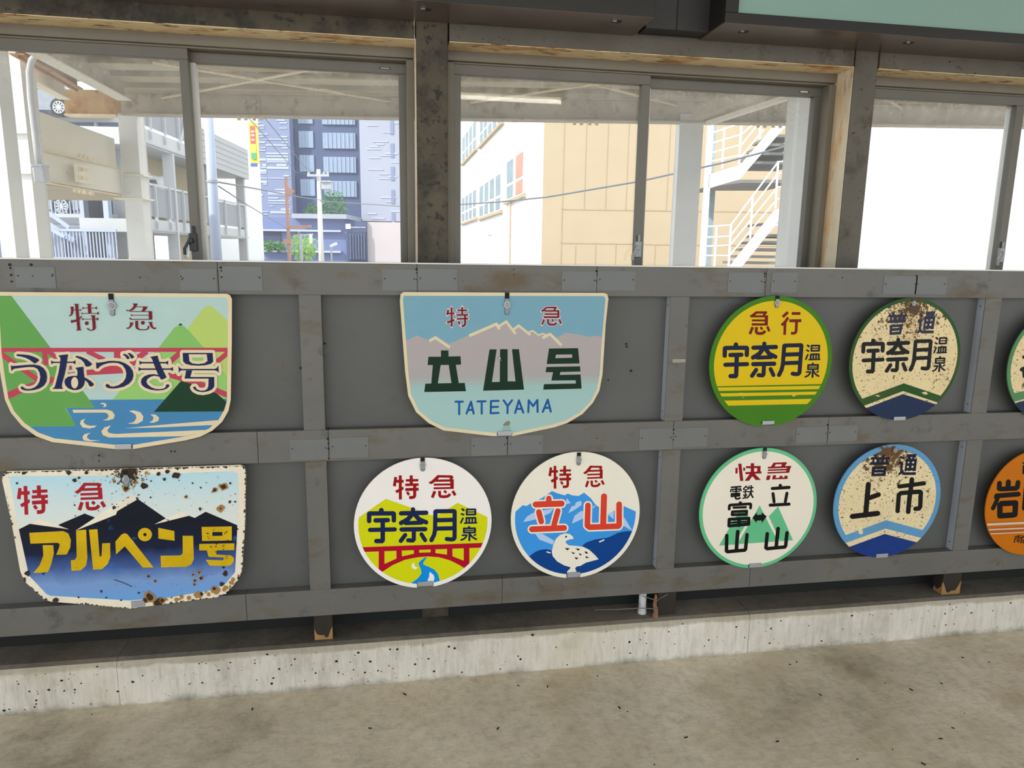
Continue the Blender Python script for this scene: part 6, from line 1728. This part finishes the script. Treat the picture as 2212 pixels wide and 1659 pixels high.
# ------------------------------------------------------------------ white and tan building, middle window
DW = 22.0
M_tan = pm('tan_render', (182, 162, 132), 0.8, 0, 0.04, 0.8, spots=[((178, 156, 124), 1.2, 0.62, 0.2)])
M_tanl = pm('tan_joint', (174, 153, 124), 0.8)
M_pane = pm('pale_pane', (140, 158, 160), 0.2, 0, 0.12, 3); M_panel_g = pm('grey_plaster', (206, 204, 206), 0.8); M_redb = pm('red_blind', (204, 130, 112), 0.7); M_tanb = pm('tan_blind', (186, 176, 156), 0.7)
wb_ = thing('office_building', 'building with a white windowed side and a tan front, middle window', 'building', gbase(1172, DW))
u0 = uu(1172, DW, 430)
# depth of the receding white side for a photo column: u = u0 - .185 t, d = DW + t
def wl(px):
    k = (px - 1106) / F
    t = (u0 - k * DW) / (k + 0.185)
    return DW + t
zt = zz(1172, 60, DW)
m = MB()
a, b = grid(u0, DW, GZ), grid(u0 - .185 * 34, DW + 34, GZ)
n_ = Vector((.98, .185))
m.hexa([grid(u0 - .185 * 34, DW + 34, GZ), grid(u0, DW, GZ), grid(u0 + 2, DW + .37, GZ), grid(u0 - .185 * 34 + 2, DW + 34.4, GZ),
        grid(u0 - .185 * 34, DW + 34, zt), grid(u0, DW, zt), grid(u0 + 2, DW + .37, zt), grid(u0 - .185 * 34 + 2, DW + 34.4, zt)], M_wb)
m.build('white_side', wb_)
def wq_(t, out, z):
    """point on the white side: t metres behind the corner, out metres in front of the wall"""
    return grid(u0 - .182 * t - .983 * out, DW + .983 * t - .182 * out, z)
def wbox(m, ta, tb, o0, o1, z0, z1, mat_):
    m.hexa([wq_(tb, o1, z0), wq_(ta, o1, z0), wq_(ta, o0, z0), wq_(tb, o0, z0), wq_(tb, o1, z1), wq_(ta, o1, z1), wq_(ta, o0, z1), wq_(tb, o0, z1)], mat_)
def win(a, b, ya0, ya1, yb0, yb1, rows=(0.62,), panes=4, tint=None):
    """window band on the white side: photo columns a..b with top / bottom pixels at each end"""
    da, db = wl(a), wl(b)
    ta, tb = (da - DW) / .983, (db - DW) / .983
    z1, z0 = (zz(a, ya0, da) + zz(b, yb0, db)) / 2, (zz(a, ya1, da) + zz(b, yb1, db)) / 2
    m = MB()
    wbox(m, tb, ta, 0.0, 0.05, z0, z1, M_wb)
    wbox(m, tb - .1, ta + .1, 0.0, 0.14, z0 - .14, z0 - .04, M_tanl)
    f = m.build('window', wb_)
    zm = z0 + (z1 - z0) * .38
    m = MB()
    for k in range(panes):
        for (za, zc) in ((z0 + .05, zm - .06), (zm + .06, z1 - .05)):
            t0, t1 = ta + (tb - ta) * (k + .16) / panes, ta + (tb - ta) * (k + .84) / panes
            wbox(m, t1, t0, 0.05, 0.07, za, zc, tint[k % len(tint)] if tint else M_pane)
    m.build('pane', f)
win(998, 1028, 297, 353, 257, 318, panes=4)
win(1034, 1082, 250, 313, 190, 262, panes=5)
win(997, 1029, 427, 480, 407, 470, panes=4)
win(1034, 1081, 403, 470, 371, 453, panes=4)
win(1090, 1129, 350, 435, 322, 415, panes=2, tint=[M_pane, M_redb])
m = MB()
da, db = wl(1006), wl(1084)
wbox(m, (db - DW) / .983, (da - DW) / .983, 0.0, 0.06, GZ, zz(1084, 470, db), M_panel_g); m.build('grey_doorway', wb_)
m = MB(); dq = wl(1102); q = wq_((dq - DW) / .983, 0.08, 0); m.tube([(q.x, q.y, GZ), (q.x, q.y, zz(1102, 432, dq))], .035, M_tanl, 8); m.build('drainpipe', wb_)
m = MB(); m.gbox(u0, uu(2300, DW), DW, DW + 8, GZ, zt, M_tan)
m.build('tan_front', wb_)
m = MB()
for (x0, x1, y0, y1) in ((1214, 1216, 120, 600), (1214, 1720, 454, 456.5), (1214, 1720, 527, 529.5)) + tuple((x, x + 1, 120, 455) for x in (1262, 1308, 1352, 1440, 1490, 1530)) + tuple((x, x + 1, 529, 600) for x in (1246, 1290, 1334, 1420, 1480)):
    pbox(m, x0, x1, y0, y1, DW - .012, .02, M_tanl, 430)
m.build('panel_joints', wb_)
g = thing('lamp_post', 'white lamp post before the grey doorway of the white building', 'lamp', gbase(1060, 16))
m = MB(); q = pd(1059, 530, 16); m.tube([(q.x, q.y, GZ), (q.x, q.y, zz(1059, 498, 16))], .045, M_wb, 10); m.build('post', g)
m = MB(); m.beam(pd(1062, 504, 16), pd(1030, 499, 16), .14, .08, M_wb); m.build('lamp_head', g)

# ------------------------------------------------------------------ outdoor staircase
DS = 16.0
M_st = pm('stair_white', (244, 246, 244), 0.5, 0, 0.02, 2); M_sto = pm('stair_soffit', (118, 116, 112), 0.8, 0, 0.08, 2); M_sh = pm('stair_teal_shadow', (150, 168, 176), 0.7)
st = thing('outdoor_staircase', 'white steel outdoor staircase with railings against the tan wall', 'staircase', gbase(1600, DS))
sl = lambda x, y, dd=0: pd(x, y, DS + dd)
m = MB(); m.gbox(uu(1524, DS, 420), uu(1533, DS, 420), DS, DS + .2, GZ, zz(1528, 268, DS), M_st); m.build('post', st)
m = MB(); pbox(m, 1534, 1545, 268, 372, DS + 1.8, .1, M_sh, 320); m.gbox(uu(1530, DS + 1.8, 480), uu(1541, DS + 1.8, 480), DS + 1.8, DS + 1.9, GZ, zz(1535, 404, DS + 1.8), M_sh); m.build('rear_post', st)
def flight(pts_top, h, name):
    m = MB()
    top = [sl(x, y) for x, y in pts_top]
    bot = [p - Vector((0, 0, h)) for p in reversed(top)]
    m.slab(top + bot, FW * .06, M_st)
    m.build(name, st)
flight([(1530, 377), (1600, 356), (1676, 268), (1760, 172)], 0.30, 'stringer')
flight([(1540, 625), (1577, 575), (1676, 452), (1745, 443)], 0.36, 'stringer')
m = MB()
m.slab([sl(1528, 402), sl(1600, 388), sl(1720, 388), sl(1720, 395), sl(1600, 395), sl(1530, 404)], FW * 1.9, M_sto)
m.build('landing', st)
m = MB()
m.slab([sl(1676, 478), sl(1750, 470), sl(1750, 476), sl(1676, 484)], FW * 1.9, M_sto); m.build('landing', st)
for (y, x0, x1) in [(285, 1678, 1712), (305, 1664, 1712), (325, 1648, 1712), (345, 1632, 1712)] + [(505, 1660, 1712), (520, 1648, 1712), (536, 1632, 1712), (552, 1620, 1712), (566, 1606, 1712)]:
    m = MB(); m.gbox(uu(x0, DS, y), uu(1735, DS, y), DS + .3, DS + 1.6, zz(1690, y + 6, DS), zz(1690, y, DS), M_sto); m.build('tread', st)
def rail_(name, posts, lines):
    m = MB()
    for x, y0, y1 in posts:
        m.tube([sl(x, y0), sl(x - (y1 - y0) * .06, y1)], .024, M_st, 8)
    for ln in lines:
        m.tube([sl(x, y) for x, y in ln], .018, M_st, 8)
    m.build(name, st)
rail_('railing', [(1565, 275, 364), (1602, 262, 356), (1643, 262, 302), (1620, 340, 330)], [[(1533, 289), (1602, 266)], [(1533, 311), (1602, 290)], [(1532, 331), (1600, 313)], [(1531, 350), (1599, 335)],
       [(1602, 290), (1630, 266)], [(1602, 313), (1643, 262)], [(1600, 340), (1650, 280)]])
rail_('railing', [(1548, 490, 600), (1579, 488, 575), (1626, 423, 515), (1681, 348, 450)], [[(1522, 490), (1579, 486), (1681, 350), (1760, 336)], [(1521, 513), (1578, 510), (1680, 376), (1760, 366)], [(1521, 532), (1577, 530), (1680, 404), (1760, 395)], [(1520, 552), (1576, 552), (1679, 430), (1760, 421)]])

# ------------------------------------------------------------------ bright white wall, right window
g = thing('white_wall_building', 'blank bright white wall filling the right window', 'building', gbase(2050, 20.6))
m = MB(); m.gbox(uu(1822, 20.6), uu(2700, 20.6), 20.6, 21.6, GZ, zz(2050, 100, 20.6), M_wb); m.build('wall', g)
